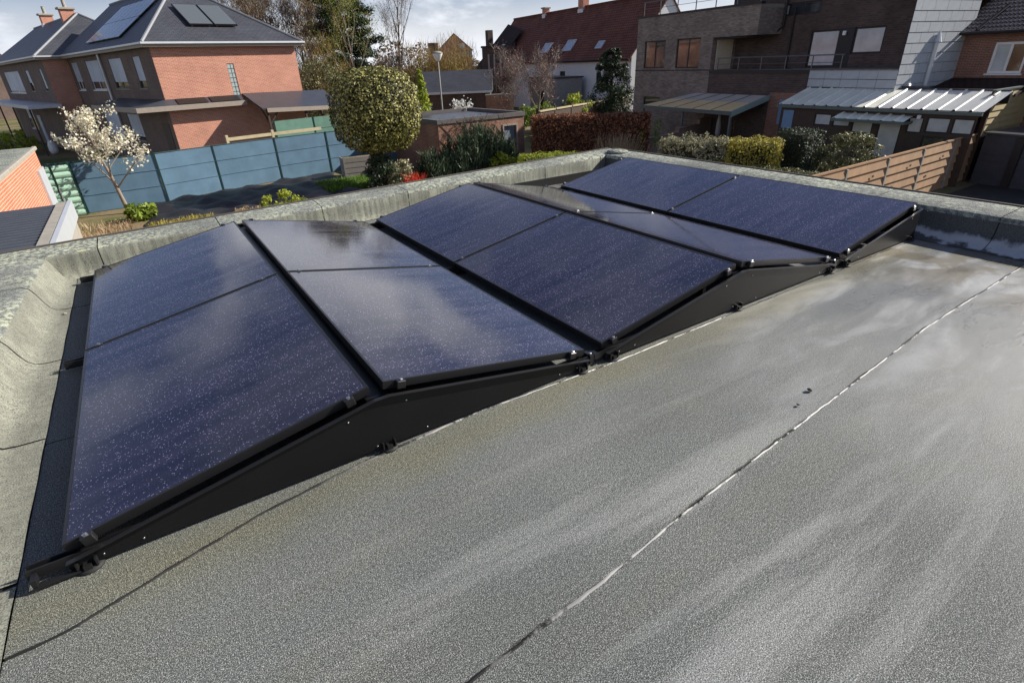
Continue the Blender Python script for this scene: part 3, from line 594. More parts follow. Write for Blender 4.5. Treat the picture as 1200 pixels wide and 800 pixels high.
# roof collectors on the hip face
sl1 = math.atan2(6.2-2.98, 5.24+.38); col_m = MT('collector_glass', .12, .6); col_m.base((.10, .115, .12)); mat['collector'] = col_m.m
for x in (2.55, 3.86):
    c = MB(); c.box(0, 1.25, 0, 2.15, .09, .17); o = c.build('roof_collector', 'black', h1); g = MB(); g.box(.04, 1.21, .04, 2.11, .171, .178); g.build('collector_glass', 'collector', o)
    f = MB(); [f.box(a, a+.05, .1, .15, -.02, .09) for a in (.15, 1.05)]; f.build('bracket', 'gutter', o)
    o.location = (x, .95, 2.98+1.33*math.tan(sl1)); o.rotation_euler = (sl1, 0, 0)
# dark photovoltaic row on the left roof plane
sl2 = math.atan2(6.2-2.98, 3.9+.38)
pm = MB(); pm.box(0, 1.02, 0, 1.68, .07, .11); pme = pm.mesh('roof_panel', 'collector')
for j in range(2):
    for i in range(7):
        s0 = .75+j*1.72; yy = 11.9-i*1.06
        o = inst('roof_panel', pme, h1, (-.38+s0*math.cos(sl2), yy, 2.98+s0*math.sin(sl2)), (0, 0, 0)); o.rotation_euler = Matrix.Rotation(-sl2, 3, 'Y').to_euler()
        o.matrix_local = Matrix.Translation((-.38+s0*math.cos(sl2), yy, 2.98+s0*math.sin(sl2))) @ Matrix.Rotation(-sl2, 4, 'Y') @ Matrix.Rotation(math.pi/2, 4, 'Z') @ Matrix.Translation((-.51, -1.68, 0))
chimney(h1, 4.4, 6.6, 5.6, 6.9, .8, .6)
m = MB(); m.tube([(-.12, 9.5, 2.8), (-.12, 9.5, G)], .07, 8); m.build('downpipe', 'gutter', h1)
# door in the left wall
m = MB(); m.box(-.03, .02, .6, 1.7, G, -.85); o = m.build('door', 'brwood', h1); q = MB(); q.tube([(-.035, .75, -2.3), (-.09, .75, -2.3), (-.09, .87, -2.3)], .012, 6); q.build('handle', 'steel', o)
# canopy round the corner and the carport roof beside it
mat['roofdark'] = M_plain('dark_roofing', (.045, .05, .062), .35, .3, 2)
m = MB(); m.add([(-1.6, -.55, .05), (3.95, -.55, .05), (3.95, -.002, .36), (0, -.002, .36), (-.002, 8.2, .36), (-1.6, 8.2, .02), (-1.6, -.55, -.03), (3.95, -.55, -.03), (3.95, -.002, .28), (0, -.002, .28), (-.002, 8.2, .28), (-1.6, 8.2, -.06)],
    [(0, 1, 2, 3), (0, 3, 4, 5), (6, 9, 8, 7), (6, 11, 10, 9), (1, 7, 8, 2), (5, 4, 10, 11)]); o = m.build('canopy_roof', 'roofdark', h1)
m = MB(); m.box(-1.63, 3.98, -.59, -.552, -.16, .08); m.box(-1.64, -1.602, -.55, 8.2, -.16, .08); m.build('fascia', 'fascia', o)
m = MB(); m.prism([(-.5, .10), (-.08, .34), (-.08, .37), (-.5, .13)], 'x', .45, 1.95); m.build('rooflight', 'black', o)
m = MB(); m.prism([(-.5, .10), (-.08, .34), (-.08, .37), (-.5, .13)], 'x', 2.15, 3.7); m.build('rooflight', 'black', o)
m = MB(); m.add([(4.05, -2.2, -.32), (9.2, -2.2, -.5), (9.2, -.003, .33), (4.05, -.003, .42), (4.05, -2.2, -.40), (9.2, -2.2, -.58), (9.2, -.003, .25), (4.05, -.003, .34)], [(0, 1, 2, 3), (4, 7, 6, 5), (0, 3, 7, 4), (1, 5, 6, 2), (0, 4, 5, 1)]); o = m.build('carport_roof', 'roofdark', h1)
m = MB(); m.add([(4.3, -2.24, -.55), (9.2, -2.24, -.73), (9.2, -2.205, -.73), (4.3, -2.205, -.55), (4.3, -2.24, -.33), (9.2, -2.24, -.51), (9.2, -2.205, -.51), (4.3, -2.205, -.33)], [(0, 3, 2, 1), (4, 5, 6, 7), (0, 1, 5, 4), (3, 7, 6, 2), (0, 4, 7, 3), (1, 2, 6, 5)]); m.build('fascia', 'fascia', o)
[MB().box(x, x+.1, -2.1, -2.0, G, z).build('carport_post', 'brwood', h1) for x, z in ((4.32, -.45), (6.6, -.55), (9., -.65))]
[MB().tube(p, .05, 6).build('brace', 'brwood', h1) for p in ([(4.37, -2.05, -1.2), (4.37, -1.2, -.2)], [(4.37, -2.05, -1.2), (5.0, -2.05, -.5)])]
W2 = [(1.45, 2.25, .80, 2.2, 'dkframe', .9), (6.5, 7.8, .76, 2.22, 'dkframe', .6), (11.0, 18.5, .6, 2.25, 'white', .92), (12., 15., -2.3, -.6, 'white', 0.5)]
h2, EZ, OV, ML2 = brick_house('brick_house', 'farther orange brick house with brick chimneys, partly hidden behind the nearer one', (-3.5, 51.3), 8.0, 21, W2, 4.1, 5.9, False)
m = wall(MB(), 0, 8, G, EZ, 0); m.quad((8, 0, G), (8, 21, G), (8, 21, EZ), (8, 0, EZ)); m.quad((0, 21, G), (0, 21, EZ), (8, 21, EZ), (8, 21, G)); m.build('wall', 'brick_or', h2)
r2 = hip_roof(h2, 8, 21, EZ, OV, 4.1, 5.9); chimney(r2, 3.6, 5.3, 4.9, 6.25, .9, .6).name = 'chimney'; chimney(r2, 4.2, 15.8, 5.6, 6.6, .9, .6, True)
m = MB(); m.box(-1.9, -.003, -1., 21, -.25, -.02); m.build('canopy_roof', 'gutter', h2); [MB().box(-1.8, -1.7, y, y+.1, G, -.26).build('canopy_post', 'brwood', h2) for y in (0., 7., 14.)]
m = MB(); m.box(-.04, .01, 9.2, 10.4, G, -1.1); o = m.build('door', M_plain('pale_blue_door', (.35, .45, .55), .4), h2)
m = MB(); m.lathe([(.22, 0), (.3, .25), (.27, .6), (.18, .85), (.1, .95)], (0, 0, 0), 10); o = m.build('garden_sack', 'white', None, True, label='pale sack standing on the dark yard before the farther brick house', cat='sack'); o.location = (-4.9, 52.2, G+.012)
# far gabled roof at the left edge
t = thing('distant_house', 'distant house at the left edge with a plain brown roof', 'house', (-16, 116, 0), R_(14)); m = MB(); m.box(-4, 4, -5, 5, G, 3.2); m.build('wall', 'brick_br', t)
m = MB(); m.prism([(-4.5, 3.0), (4.5, 3.0), (0, 7.2)], 'y', -5.3, 5.3); m.build('roof', 'redtile', t)
# ================================================================== blue-green screen fence and garden gate
mat['mesh'] = M_plain('blue_green_screen', (.10, .178, .25), .65, .28, 1.6, .2, 0, .35, 26)
mat['mesh2'] = M_plain('green_screen', (.10, .20, .155), .6, .25, 2.5, .3, 0, .2, 7)
mat['gpost'] = M_plain('dark_green_post', (.012, .05, .045), .5)
fp = [(-1.95, 26.0), (.95, 26.2), (3.27, 26.95), (6.1, 27.65), (8.75, 28.15), (11.3, 28.55), (14.2, 28.9)]
def screen_fence(name, label, pts, z0, z1, mpanel, mpost, rail=True, sag=.006):
    t = thing(name, label, 'fence', (*pts[0], G)); o0 = Vector((*pts[0], G))
    for i, p in enumerate(pts):
        q = MB(); q.box(-.035, .035, -.035, .035, 0, z1-G+.05); o = q.build('post', mpost, t); o.location = Vector((*p, G))-o0
    for a, b in zip(pts, pts[1:]):
        d = Vector((b[0]-a[0], b[1]-a[1], 0)); n = Vector((d.y, -d.x, 0)).normalized(); e = d.normalized()*.04
        o = plane_patch(Vector((*a, z0))-o0+e-n*.01, d-2*e, Vector((0, 0, z1-z0)), n*.012, 8, 5, sag).build('screen_panel', mpanel, t)
        if rail: q = MB(); q.tube([Vector((*a, z1+.02))-o0, Vector((*b, z1+.02))-o0], .022, 6); q.build('top_rail', mpost, t)
        for k in (.35, .68):
            q = MB(); q.tube([Vector((*a, z0+(z1-z0)*k))-o0+n*.02+e, Vector((*b, z0+(z1-z0)*k))-o0+n*.02-e], .008, 4); q.build('wire', mpanel, t)
    return t
screen_fence('screen_fence', 'blue-green windbreak fence with dark posts across the garden end', fp, G+.02, -1.42, 'mesh', 'gpost')
screen_fence('screen_fence', 'taller green screen under the carport roof beside the orange brick wall', [(6.7, 29.9), (8.9, 30.6), (11., 31.1)], -2.6, -.82, 'mesh2', 'gpost', False)
mat['ptimber'] = M_plain('weathered_pale_timber', (.42, .36, .22), .8, .3, 4)
t = thing('timber_rail', 'pale timber rail on short posts just above the blue-green fence', 'rail', (4.1, 28.1, G))
for p, q in (((4.1, 28.1), (6.3, 28.75)), ((6.3, 28.75), (8.9, 29.35))):
    d = Vector((q[0]-p[0], q[1]-p[1], 0)); M = Matrix.Translation((p[0]-4.1, p[1]-28.1, 0)) @ Matrix.Rotation(math.atan2(d.y, d.x), 4, 'Z')
    m = MB(); m.box(.0, d.length-.005, -.04, .04, 2.02, 2.16, M); m.build('rail', 'ptimber', t)
    m = MB(); m.box(-.06, .06, -.055, .055, 0, 2.28, M); m.build('post', 'ptimber', t)
# pale green ribbed gate
mat['gate'] = M_plain('pale_green_sheet', (.36, .56, .43), .5, .12, 3, .4)
t = thing('ribbed_gate', 'pale green gate of curved sheets between dark green bars', 'gate', (-3.17, 25.62, G)); ga = R_(6)
for i in range(8):
    m = MB(); arc = [(.03*math.sin(k/4*math.pi)*1.6, k/4*.235) for k in range(5)]; poly = [(-a-.012, b+i*.245+.02) for a, b in arc]+[(-a+.0, b+i*.245+.02) for a, b in arc[::-1]]
    m.prism(poly, 'x', .05, .58); m.prism(poly, 'x', .66, 1.18); o = m.build('ribbed_sheet', 'gate', t); o.rotation_euler.z = ga
for x in (0, .6, 1.2):
    m = MB(); m.box(x-.025, x+.025, -.03, .03, 0, 2.08); o = m.build('bar', 'gpost', t); o.rotation_euler.z = ga
m = MB(); m.box(.03, 1.17, -.025, .025, 2.0, 2.06); o = m.build('top_bar', 'gpost', t); o.rotation_euler.z = ga
# ================================================================== brick outbuilding and corrugated garage at the left edge
t = thing('brick_shed', 'bright red brick outbuilding with a flat grey roof at the left edge', 'outbuilding', (-5.4, 14.4, 0))
m = MB(); m.box(-.0, 2.9, 0, 9.0, G, -.62); m.build('wall', 'brick_hot', t); m = MB(); m.box(-.1, 2.94, -.05, 9.05, -.615, -.53); m.build('flat_roof', 'felt_top', t)
m = MB(); m.cbox(2.86, 2.98, -.06, 9.06, -.60, -.50, .02); m.build('coping', 'concrete', t)
m = MB(); m.box(2.905, 2.96, 7.6, 8.9, G, -1.15); m.build('side_door', 'gutter', t)
t = thing('corrugated_garage', 'garage with dark corrugated sheet roof and concrete coping by the left edge', 'garage', (-1.02, 8.4, 0))
m = MB(); m.box(-6, -.0, 0, 4.5, G, -1.0); m.build('wall', 'concrete', t)
mat['corr'] = M_plain('dark_corrugated_sheet', (.055, .062, .075), .45, .25, 3)
prof = []; y = 0.
while y < 4.46: prof += [(y, 0), (y+.10, 0), (y+.125, .035), (y+.175, .035), (y+.20, 0)]; y += .225
vs = [(x, py, -.86+pz-.0*x) for x in (-6, -.22) for py, pz in prof]; n = len(prof)
MB().add(vs, [(i, n+i, n+i+1, i+1) for i in range(n-1)]).build('corrugated_roof', 'corr', t)
m = MB(); m.cbox(-.215, -.02, -.02, 4.55, -1.0, -.80, .02); m.build('coping', 'concrete', t); m = MB(); m.box(-.017, .06, -.02, 4.55, -1.15, -.79); m.build('fascia', 'gutter', t)
m = MB(); m.box(-6, -.0, -.1, -.03, -1.0, -.80); m.build('front_trim', 'black', t)
# ================================================================== garden in front of the fence
mat['plastic'] = M_plain('black_weed_sheet', (.017, .017, .02), .5, .6, 2, .35, 0, 1.0, 3.5)
P0 = []
nx, ny = 40, 22
for j in range(ny+1):
    for i in range(nx+1):
        u, v = i/nx, j/ny; xa = .0+u*8.6; y0 = 20.6+.2*u; y1 = 25.95+1.95*u; z = .07+.09*math.sin(u*31+v*9)*math.sin(v*23-u*7)+.10*abs(math.sin(u*17+v*5))*abs(math.cos(v*14))
        P0.append((xa+.15*math.sin(v*20), y0+(y1-y0)*v+.1*math.sin(u*30), G+max(.012, z*(1 if 0 < i < nx and 0 < j < ny else .2))))
MB().add(P0, [(j*(nx+1)+i, j*(nx+1)+i+1, (j+1)*(nx+1)+i+1, (j+1)*(nx+1)+i) for j in range(ny) for i in range(nx)]).build('weed_sheet', 'plastic', None, True, label='wrinkled black plastic sheet spread over the bed below the blue-green fence', cat='plastic sheet')
def shrub(name, label, loc, rad, n, size, m, cl=.28, k=26, cat='shrub', group=None, stem='bark_dk', zc=None, flat=.8):
    t = thing(name, label, cat, loc, 0, group); P, Q, tn = clumps(n, k, rad, cl, flat); zc = rad[2] if zc is None else zc; P[:, 2] += zc; P[:, 2] = np.abs(P[:, 2])
    b = MB(); rnd = random.Random(len(label))
    for i in range(7): a = i*.9; b.tube([(0, 0, 0), (rad[0]*.3*math.cos(a), rad[1]*.3*math.sin(a), zc*.6), (rad[0]*.65*math.cos(a+.2), rad[1]*.65*math.sin(a+.2), zc*(1+.3*rnd.random()))], [.03, .02, .008], 4, False)
    b.build('stems', stem, t); leafmesh('foliage', P, Q, size, m, t, .55, .7, tn); return t
def grass_tuft(name, label, loc, rx, ry, n, h, m, cat='grass', kind=None):
    P = np.stack([RNG.uniform(-1, 1, n)*rx, RNG.uniform(-1, 1, n)*ry, np.zeros(n)], 1); D = np.stack([RNG.normal(0, .35, n)*h, RNG.normal(0, .35, n)*h, RNG.uniform(.5, 1.2, n)*h], 1)
    o = blades(name, P, D, .03, m, None, None, label=label, cat=cat, kind=kind); o.location = loc; return o
# blossom tree
t = thing('blossom_tree', 'small cream blossom tree leaning left in front of the fence', 'tree', (-.55, 24.9, G))
bm, tips = branches(3.75, .09, 4, .6, 9, .28, 4, 11, 0, .16, (-.10, -.05)); bm.build('trunk', 'bark_pale', t, True)
T = np.array([p[:] for p, d in tips]); P = np.concatenate([T[RNG.integers(0, len(T), 2600)]+RNG.normal(0, .075, (2600, 3))]); leafmesh('blossom', P, sphere_pts(len(P)), .085, 'lf_blossom', t, .9)
P = T[RNG.integers(0, len(T), 420)]+RNG.normal(0, .1, (420, 3)); leafmesh('young_leaves', P, sphere_pts(len(P)), .06, 'lf_green', t, .5)
shrub('leafy_plant', 'low fresh green leafy plant at the foot of the blossom tree', (-.25, 23.3, G), (.75, .6, .28), 420, .26, 'lf_green', .2, 14, 'plant')
grass_tuft('weeds', 'dry straw-coloured weeds on the bare soil beside the garage', (-1.3, 22.3, G), .8, 1.2, 420, .16, 'straw', 'weeds', 'stuff')
grass_tuft('weeds', 'row of yellow flowering weeds along the near edge of the black sheet', (1.1, 20.9, G+.02), 1.0, .25, 700, .26, 'lf_yel', 'weeds', 'stuff')
shrub('yellow_shrub', 'yellow-green low shrub beside the black sheet', (4.55, 20.9, G), (.95, .5, .36), 1500, .1, 'lf_lime', .2, 26)
shrub('heather', 'small straw-coloured heather left of the yellow-green shrub', (3.35, 20.6, G), (.55, .35, .22), 700, .07, 'straw', .14, 16, 'plant')
grass_tuft('lawn_patch', 'bright green grass patch between the black sheet and the round tree', (8.15, 23.6, G), 1.15, 1.2, 5200, .26, 'grass', 'grass', 'stuff')
# topiary
t = thing('topiary_tree', 'big clipped round tree with a variegated ball crown on a dark trunk', 'tree', (9.35, 22.5, G))
m = MB(); m.tube([(0, 0, 0), (-.05, 0, .6), (-.1, .05, 1.1), (-.35, .1, 2.0)], [.2, .16, .14, .11], 8, False); m.tube([(-.07, .03, .8), (.2, .0, 1.3), (.35, 0, 2.0)], [.13, .11, .09], 8, False); m.build('trunk', 'bark_dk', t, True)
n = 24000; d = sphere_pts(n); e_ = 2.9; sc = 1/((np.abs(d[:, 0])**e_+np.abs(d[:, 1])**e_+np.abs(d[:, 2])**e_)**(1/e_)); lay = RNG.choice([1., .93, .82], n, p=[.5, .3, .2])[:, None]
Pn = d*sc[:, None]*np.array([1.78, 1.78, 1.66])*lay; Pn *= (1+.04*np.sin(Pn[:, :1]*9)*np.cos(Pn[:, 2:]*6+Pn[:, 1:2]*5)+RNG.normal(0, .012, (n, 1))); Pn += np.array([.18, .05, 3.2])
leafmesh('crown', Pn, d+np.array([0, 0, .1]), 0.10, 'topiary', t, .65, .45)
dd = sphere_pts(600)*np.array([1.45, 1.45, 1.35])+np.array([.18, .05, 3.2]); m = MB(); m.lathe([(.3, -1.2), (1.15, -.95), (1.42, -.2), (1.4, .5), (1.05, 1.15), (.3, 1.35)], (.18, .05, 3.2), 14); m.build('inner_twigs', 'hedge_core', t, True)
shrub('ivy_bush', 'dark ivy mound climbing round the foot of the clipped tree', (9.15, 21.9, G), (.75, .6, .75), 2600, .12, 'lf_dark', .25, 40)
shrub('variegated_shrub', 'cream-edged shrub right of the clipped tree trunk', (10.0, 22.0, G), (.62, .6, .68), 2200, .11, 'lf_pale', .22, 36)
grass_tuft('red_flowers', 'cluster of red tulips at the kerb right of the clipped tree', (10.55, 21.7, G+.1), .5, .3, 160, .42, 'lf_red', 'flowers')
t = thing('planter_crate', 'grey slatted wooden crate planter behind the green grass patch', 'planter', (8.55, 25.3, G), R_(-8)); mat['greywood'] = M_plain('grey_timber', (.30, .28, .26), .85, .25, 4)
for k in range(4):
    m = MB(); m.box(0, 1.5, 0, .03, .05+k*.25, .27+k*.25); m.build('slat', 'greywood', t); m = MB(); m.box(0, .03, .032, .9, .05+k*.25, .27+k*.25); m.build('slat', 'greywood', t)
m = MB(); m.box(.035, 1.5, .035, .9, .04, .95); m.build('soil', 'ground', t); [MB().box(x, x+.06, -.02, -.002, 0, 1.1).build('corner_post', 'greywood', t) for x in (.02, 1.42)]
# dark juniper clump of upright sprays
t = thing('juniper_bush', 'wide dark green juniper with upright sprays before the brick garage', 'shrub', (14.0, 22.4, G)); k = 150
bx = RNG.uniform(-1, 1, (k, 2))*np.array([2.5, .8]); hh = 1.15+.55*np.sin(bx[:, 0]*1.3+1)+RNG.uniform(-.15, .55, k); P, D = [], []
for (x, y), h in zip(bx, hh):
    q = 90; u = RNG.uniform(0, 1, q); P.append(np.stack([x+RNG.normal(0, .10, q)*(1.1-u), y+RNG.normal(0, .1, q)*(1.1-u), u*h], 1)); D.append(np.stack([RNG.normal(0, .09, q), RNG.normal(0, .09, q), RNG.uniform(.12, .32, q)], 1))
blades('sprays', np.concatenate(P), np.concatenate(D), .045, 'lf_yew', t); m = MB(); [m.tube([(x, y, 0), (x*1.02, y, h*.8)], [.025, .008], 4, False) for (x, y), h in zip(bx[:60], hh)]; m.build('stems', 'bark_dk', t)
shrub('bright_shrub', 'bright yellow-green shrub at the right end of the dark juniper', (15.3, 21.5, G), (.95, .6, .45), 1500, .13, 'lf_lime', .25, 26)
hedge('box_hedge', 'low bright green clipped hedge right of the brick garage', 'hedge', (14.4, 18.65), (16.85, 17.2), .95, 1.22, 6500, .075, 'lf_lime', .3)
# ================================================================== brick garage with flat roof
t = thing('brick_garage', 'low weathered brick garage with flat dark roof and vine on its front', 'garage', (13.0, 23.6, 0), R_(3))
m = wall(MB(), 0, 5.3, G, -1.12, 0, [(3.95, 4.75, G+.02, -1.55)], .15); m.quad((0, 0, G), (0, 0, -1.12), (0, 5.5, -1.12), (0, 5.5, G)); m.quad((5.3, 0, G), (5.3, 5.5, G), (5.3, 5.5, -1.12), (5.3, 0, -1.12)); m.quad((0, 5.5, G), (0, 5.5, -1.12), (5.3, 5.5, -1.12), (5.3, 5.5, G)); m.build('wall', 'brick_old', t)
m = MB(); m.box(.2, 5.1, .2, 5.3, -1.2, -1.08); m.build('flat_roof', 'roofdark', t)
m = MB(); m.box(-.06, 5.36, -.06, .16, -1.118, -.92); m.box(-.06, .16, .162, 5.56, -1.118, -.92); m.box(5.14, 5.36, .162, 5.56, -1.118, -.92); m.box(.162, 5.138, 5.34, 5.56, -1.118, -.92); m.build('coping', M_plain('dark_coping', (.11, .10, .095), .6, .3, 3), t)
m = MB(); m.box(3.99, 4.71, .09, .13, G+.03, -1.6); o = m.build('door', M_plain('grey_blue_door', (.16, .19, .23), .5), t)
m = MB(); m.box(3.86, 3.94, -.04, .0, G, -1.45); m.box(4.76, 4.84, -.04, .0, G, -1.45); m.box(3.945, 4.755, -.04, -.002, -1.54, -1.46); m.build('door_frame', 'concrete', t)
t = thing('climbing_vine', 'bare climbing vine spreading over the brick garage front', 'vine', (13.6, 23.55, G), R_(3)); m = MB(); rnd = random.Random(4)
for i in range(16):
    p = Vector((rnd.uniform(0, 2.4), -.04, 0)); pts = [p]
    for k in range(9): p = p+Vector((rnd.uniform(-.35, .4), rnd.uniform(-.03, .02), .29)); p.y = max(-.15, min(-.03, p.y)); pts.append(p)
    m.tube(pts, [.03-.0026*k for k in range(10)], 4, False)
m.build('stems', 'bark', t); q = sphere_pts(500)*np.array([1.3, .08, 1.0])+np.array([1.2, -.1, 1.5]); blades('twigs', q, RNG.normal(0, .12, (500, 3)), .02, 'twig', t)
# ================================================================== grey-brown apartment block
AO = (29.14, 20.76); AR = R_(-96.6)
t = apt = thing('apartment_building', 'grey-brown brick apartment block with recessed balcony and dark window frames', 'apartment building', (*AO, 0), AR)
SB = 1.8
hl = [(-5.84, -3.85, .76, 2.30), (-2.85, -.86, .74, 2.31), (-5.6, -4.0, -1.55, -.92), (-2.9, -1.4, -1.55, -.95)]
m = wall(MB(), -6.65, .07, G, 3.62, 0, hl, .16); m.quad((.07, 0, G), (.07, SB, G), (.07, SB, 2.24), (.07, 0, 2.24))
m.quad((-6.65, 0, G), (-6.65, 9, G), (-6.65, 9, 3.62), (-6.65, 0, 3.62)); m.build('wall', 'brick_gr', t)
m = MB(); m.box(-6.652, .065, .0, .02, .60, .66); xf(m, Matrix.Translation((0, -.022, 0))); m.build('string_course', 'dkframe', t)
m = wall(MB(), .075, 3.07, 2.25, 3.62, 0); m.quad((.075, 0, 2.25), (.075, SB, 2.25), (3.07, SB, 2.25), (3.07, 0, 2.25)); m.quad((3.07, 0, 2.25), (3.07, SB, 2.25), (3.07, SB, 3.62), (3.07, 0, 3.62)); m.build('upper_wall', 'brick_gr', t); MB().box(.072, .11, .35, 1.55, .64, 2.15).build('lit_patch_panel', M_plain('cream_panel', (.62, .54, .42), .5), t)  # cream panel added for the lit patch on the recess side wall
m = MB(); m.box(-6.7, 3.11, -.05, .25, 3.622, 3.72); m.box(-6.7, -6.4, .252, 9, 3.622, 3.72); m.build('parapet_capping', 'dkframe', t); m = MB(); m.box(-6.4, 3.07, .26, 9, 3.45, 3.6); m.build('terrace_floor', 'concrete', t)
hr = [(4.88, 6.42, .66, 2.30), (7.15, 8.62, 1.2, 2.32), (2.35, 5.15, 3.05, 3.6)]
m = wall(MB(), .08, 10.7, .6, 6.2, SB, hr, .14); m.build('recessed_wall', 'brick_dk', t)
window(t, *hl[0], 0, 'dkframe', ('glass_br', 'glass'), 0, None, .14); window(t, *hl[1], 0, 'dkframe', ('glass_br', 'glass_br'), 0, None, .14); window(t, *hl[2], 0, 'dkframe', ('glass',), 0, None, .14); window(t, *hl[3], 0, 'dkframe', ('glass',), 0, None, .14)
window(t, *hr[0], SB, 'dkframe', ('glass_lt',), 0, None, .12, .08, 'balcony_door'); window(t, *hr[1], SB, 'dkframe', ('glass_lt',), 0, None, .12, .08); window(t, *hr[2], SB, 'dkframe', ('glass_lt', 'glass', 'glass'), 0, None, .12, .08)
m = MB(); m.box(6.43, 7.14, SB-.012, SB+.05, .66, 2.33); m.build('dark_panel', 'dkframe', t); m = MB(); m.cbox(6.62, 6.78, SB-.10, SB-.014, 2.02, 2.2, .01); m.build('wall_lamp', 'white', t)
m = MB(); m.box(.072, 10.7, .0, SB-.003, .42, .60); m.build('balcony_floor', 'concrete', t)
m = wall(MB(), .075, 6.55, G, .42, .003); m.build('balcony_wall', 'brick_dk', t); m = MB(); m.box(.075, 6.55, -.03, .0, .425, .62); m.build('balcony_edge', 'dkframe', t)
# slate hung part and gable: every slate a part
mat['slate_hung'] = M_plain('hung_slates', (.40, .43, .45), .55, .16, 3, .4, 0, .15, 25)
sg = MB(); sg.box(.006, .874, -.012, 0, 0, .40); sme = sg.mesh('slate', 'slate_hung')
bk = MB(); bk.quad((6.56, .004, G), (10.7, .004, G), (10.7, .004, .62), (6.56, .004, .62)); sp = bk.build('slate_hung_wall', 'dkframe', t)
for r_ in range(5):
    for c in range(5):
        x0 = 6.56+c*.83+(.0 if r_ % 2 else -.0); inst('slate', sme, sp, (x0, -.006, -1.15+r_*.345), (-.028, 0, 0), (.94, 1, .80))
m = MB(); m.quad((10.7, 0, G), (10.7, 4.6, G), (10.7, 4.6, 6.2), (10.7, 0, 6.2)); m.quad((10.68, 0, .6), (10.68, SB, .6), (10.68, SB, 6.2), (10.68, 0, 6.2)); m.quad((10.68, 0, G), (10.7, 0, G), (10.7, 0, 6.2), (10.68, 0, 6.2)); sp = m.build('gable_wall', 'dkframe', t)
for r_ in range(18):
    for c in range(6):
        o_ = -.44 if r_ % 2 else 0; y0 = max(.0, c*.88+o_); y1 = min(4.6, (c+1)*.88+o_)
        if y1-y0 < .12: continue
        inst('slate', sme, sp, (10.708, y0, -.75+r_*.385), (-.028, 0, math.pi/2), ((y1-y0)/.885, 1, .925))
m = MB(); m.tube([(10.78, 2.03, -.4), (10.78, 2.03, 1.55)], .10, 10); o = m.build('flue_pipe', 'gutter', t); q = MB(); q.lathe([(.16, 0), (.02, .42), (0, .42)], (10.78, 2.03, 1.56), 10); q.build('flue_cap', 'gutter', o)
m = MB(); m.tube([(3.2, SB-.1, 6.), (3.2, SB-.1, 2.6), (2.9, SB-.5, 2.2), (2.2, .3, 2.19), (.4, .1, 2.19)], .06, 8); m.build('drain_pipe', 'dkframe', t)
m = MB(); m.tube([(3.75, SB-.08, 3.4), (3.75, SB-.08, .6)], .045, 8); m.build('downpipe', 'dkframe', t)
mat['rail_grey'] = M_plain('grey_steel_rail', (.16, .165, .17), .4, .1, 4, .5, .6)
def railing(par, x0, x1, y, z, h, n):
    r = MB(); r.tube([(x0, y, z+h), (x1, y, z+h)], .028, 6); o = r.build('handrail', 'rail_grey', par)
    q = MB(); q.box(-.02, .02, -.02, .02, 0, h); me = q.mesh('baluster_post', 'rail_grey')
    for i in range(n): inst('baluster_post', me, o, (x0+(x1-x0)*(i+.04)/(n-.9), y, z))
    r = MB(); r.tube([(x0, y, z+h*.5), (x1, y, z+h*.5)], .012, 5); r.build('mid_rail', 'rail_grey', o)
railing(t, .5, 8.1, .1, .60, .62, 6); railing(t, -6.3, 3., .12, 3.72, .75, 7)
m = MB(); m.box(-1.6, 10.69, 3.0, 9, 3.62, 6.6); m.build('top_storey', 'dkframe', t); m = MB(); m.box(-6.65, 10.7, 9., 9.2, G, 6.2); m.build('rear_wall', 'brick_gr', t)
m = MB(); m.box(-1.9, 10.75, 2.7, 9.3, 6.61, 6.85); m.build('flat_roof', 'dkframe', t)
# red brick base and blue door seen under the balcony
m = MB(); m.quad((4.5, -.002, G), (6.6, -.002, G), (6.6, -.002, -.42), (4.5, -.002, -.42)); m.build('base_wall', 'brick_red', t); m = MB(); m.box(5.2, 5.75, -.03, -.005, -1.9, -.75); m.build('blue_shutter', M_plain('blue_panel', (.16, .27, .42), .4), t)
# polycarbonate veranda
mat['poly'] = M_plain('aged_sunlit_polycarbonate', (.86, .62, .31), .3, .2, 1.2, .5); mat['poly_c'] = M_plain('rear_polycarbonate', (.62, .56, .48), .18, .15, 2, .6); mat['ngreen'] = M_plain('grey_green_frame', (.10, .13, .12), .5)  # front sheets: sunlight put into the tan colour; rear sheets greyer
t = thing('veranda_canopy', 'open veranda with yellowed, sunlit-toned polycarbonate roof against the apartment block', 'veranda', (*AO, G), AR)
fx = [-2.45, -1.05, .35, 1.75, 3.1, 4.5]; bx_ = [-.85, .2, 1.26, 2.32, 3.38, 4.45]
for i in range(5):
    for a, b, mt_ in ((0, .52, 'poly'), (.525, 1, 'poly_c')):
        p = lambda k, s: (fx[k]+(bx_[k]-fx[k])*s+(.03 if k == i else -.03), -2.55+2.5*s, 2.24+.58*s)
        A, B, C_, D_ = p(i, a), p(i+1, a), p(i+1, b), p(i, b); dn = lambda q: (q[0], q[1], q[2]-.02)
        MB().add([A, B, C_, D_, dn(A), dn(B), dn(C_), dn(D_)], [(0, 1, 2, 3), (7, 6, 5, 4), (0, 4, 5, 1), (1, 5, 6, 2), (2, 6, 7, 3), (3, 7, 4, 0)]).build('roof_panel', mt_, t)
for k in range(6): MB().tube([(fx[k], -2.56, 2.23), (bx_[k], -.04, 2.82)], .032, 4).build('rafter', 'ngreen', t)
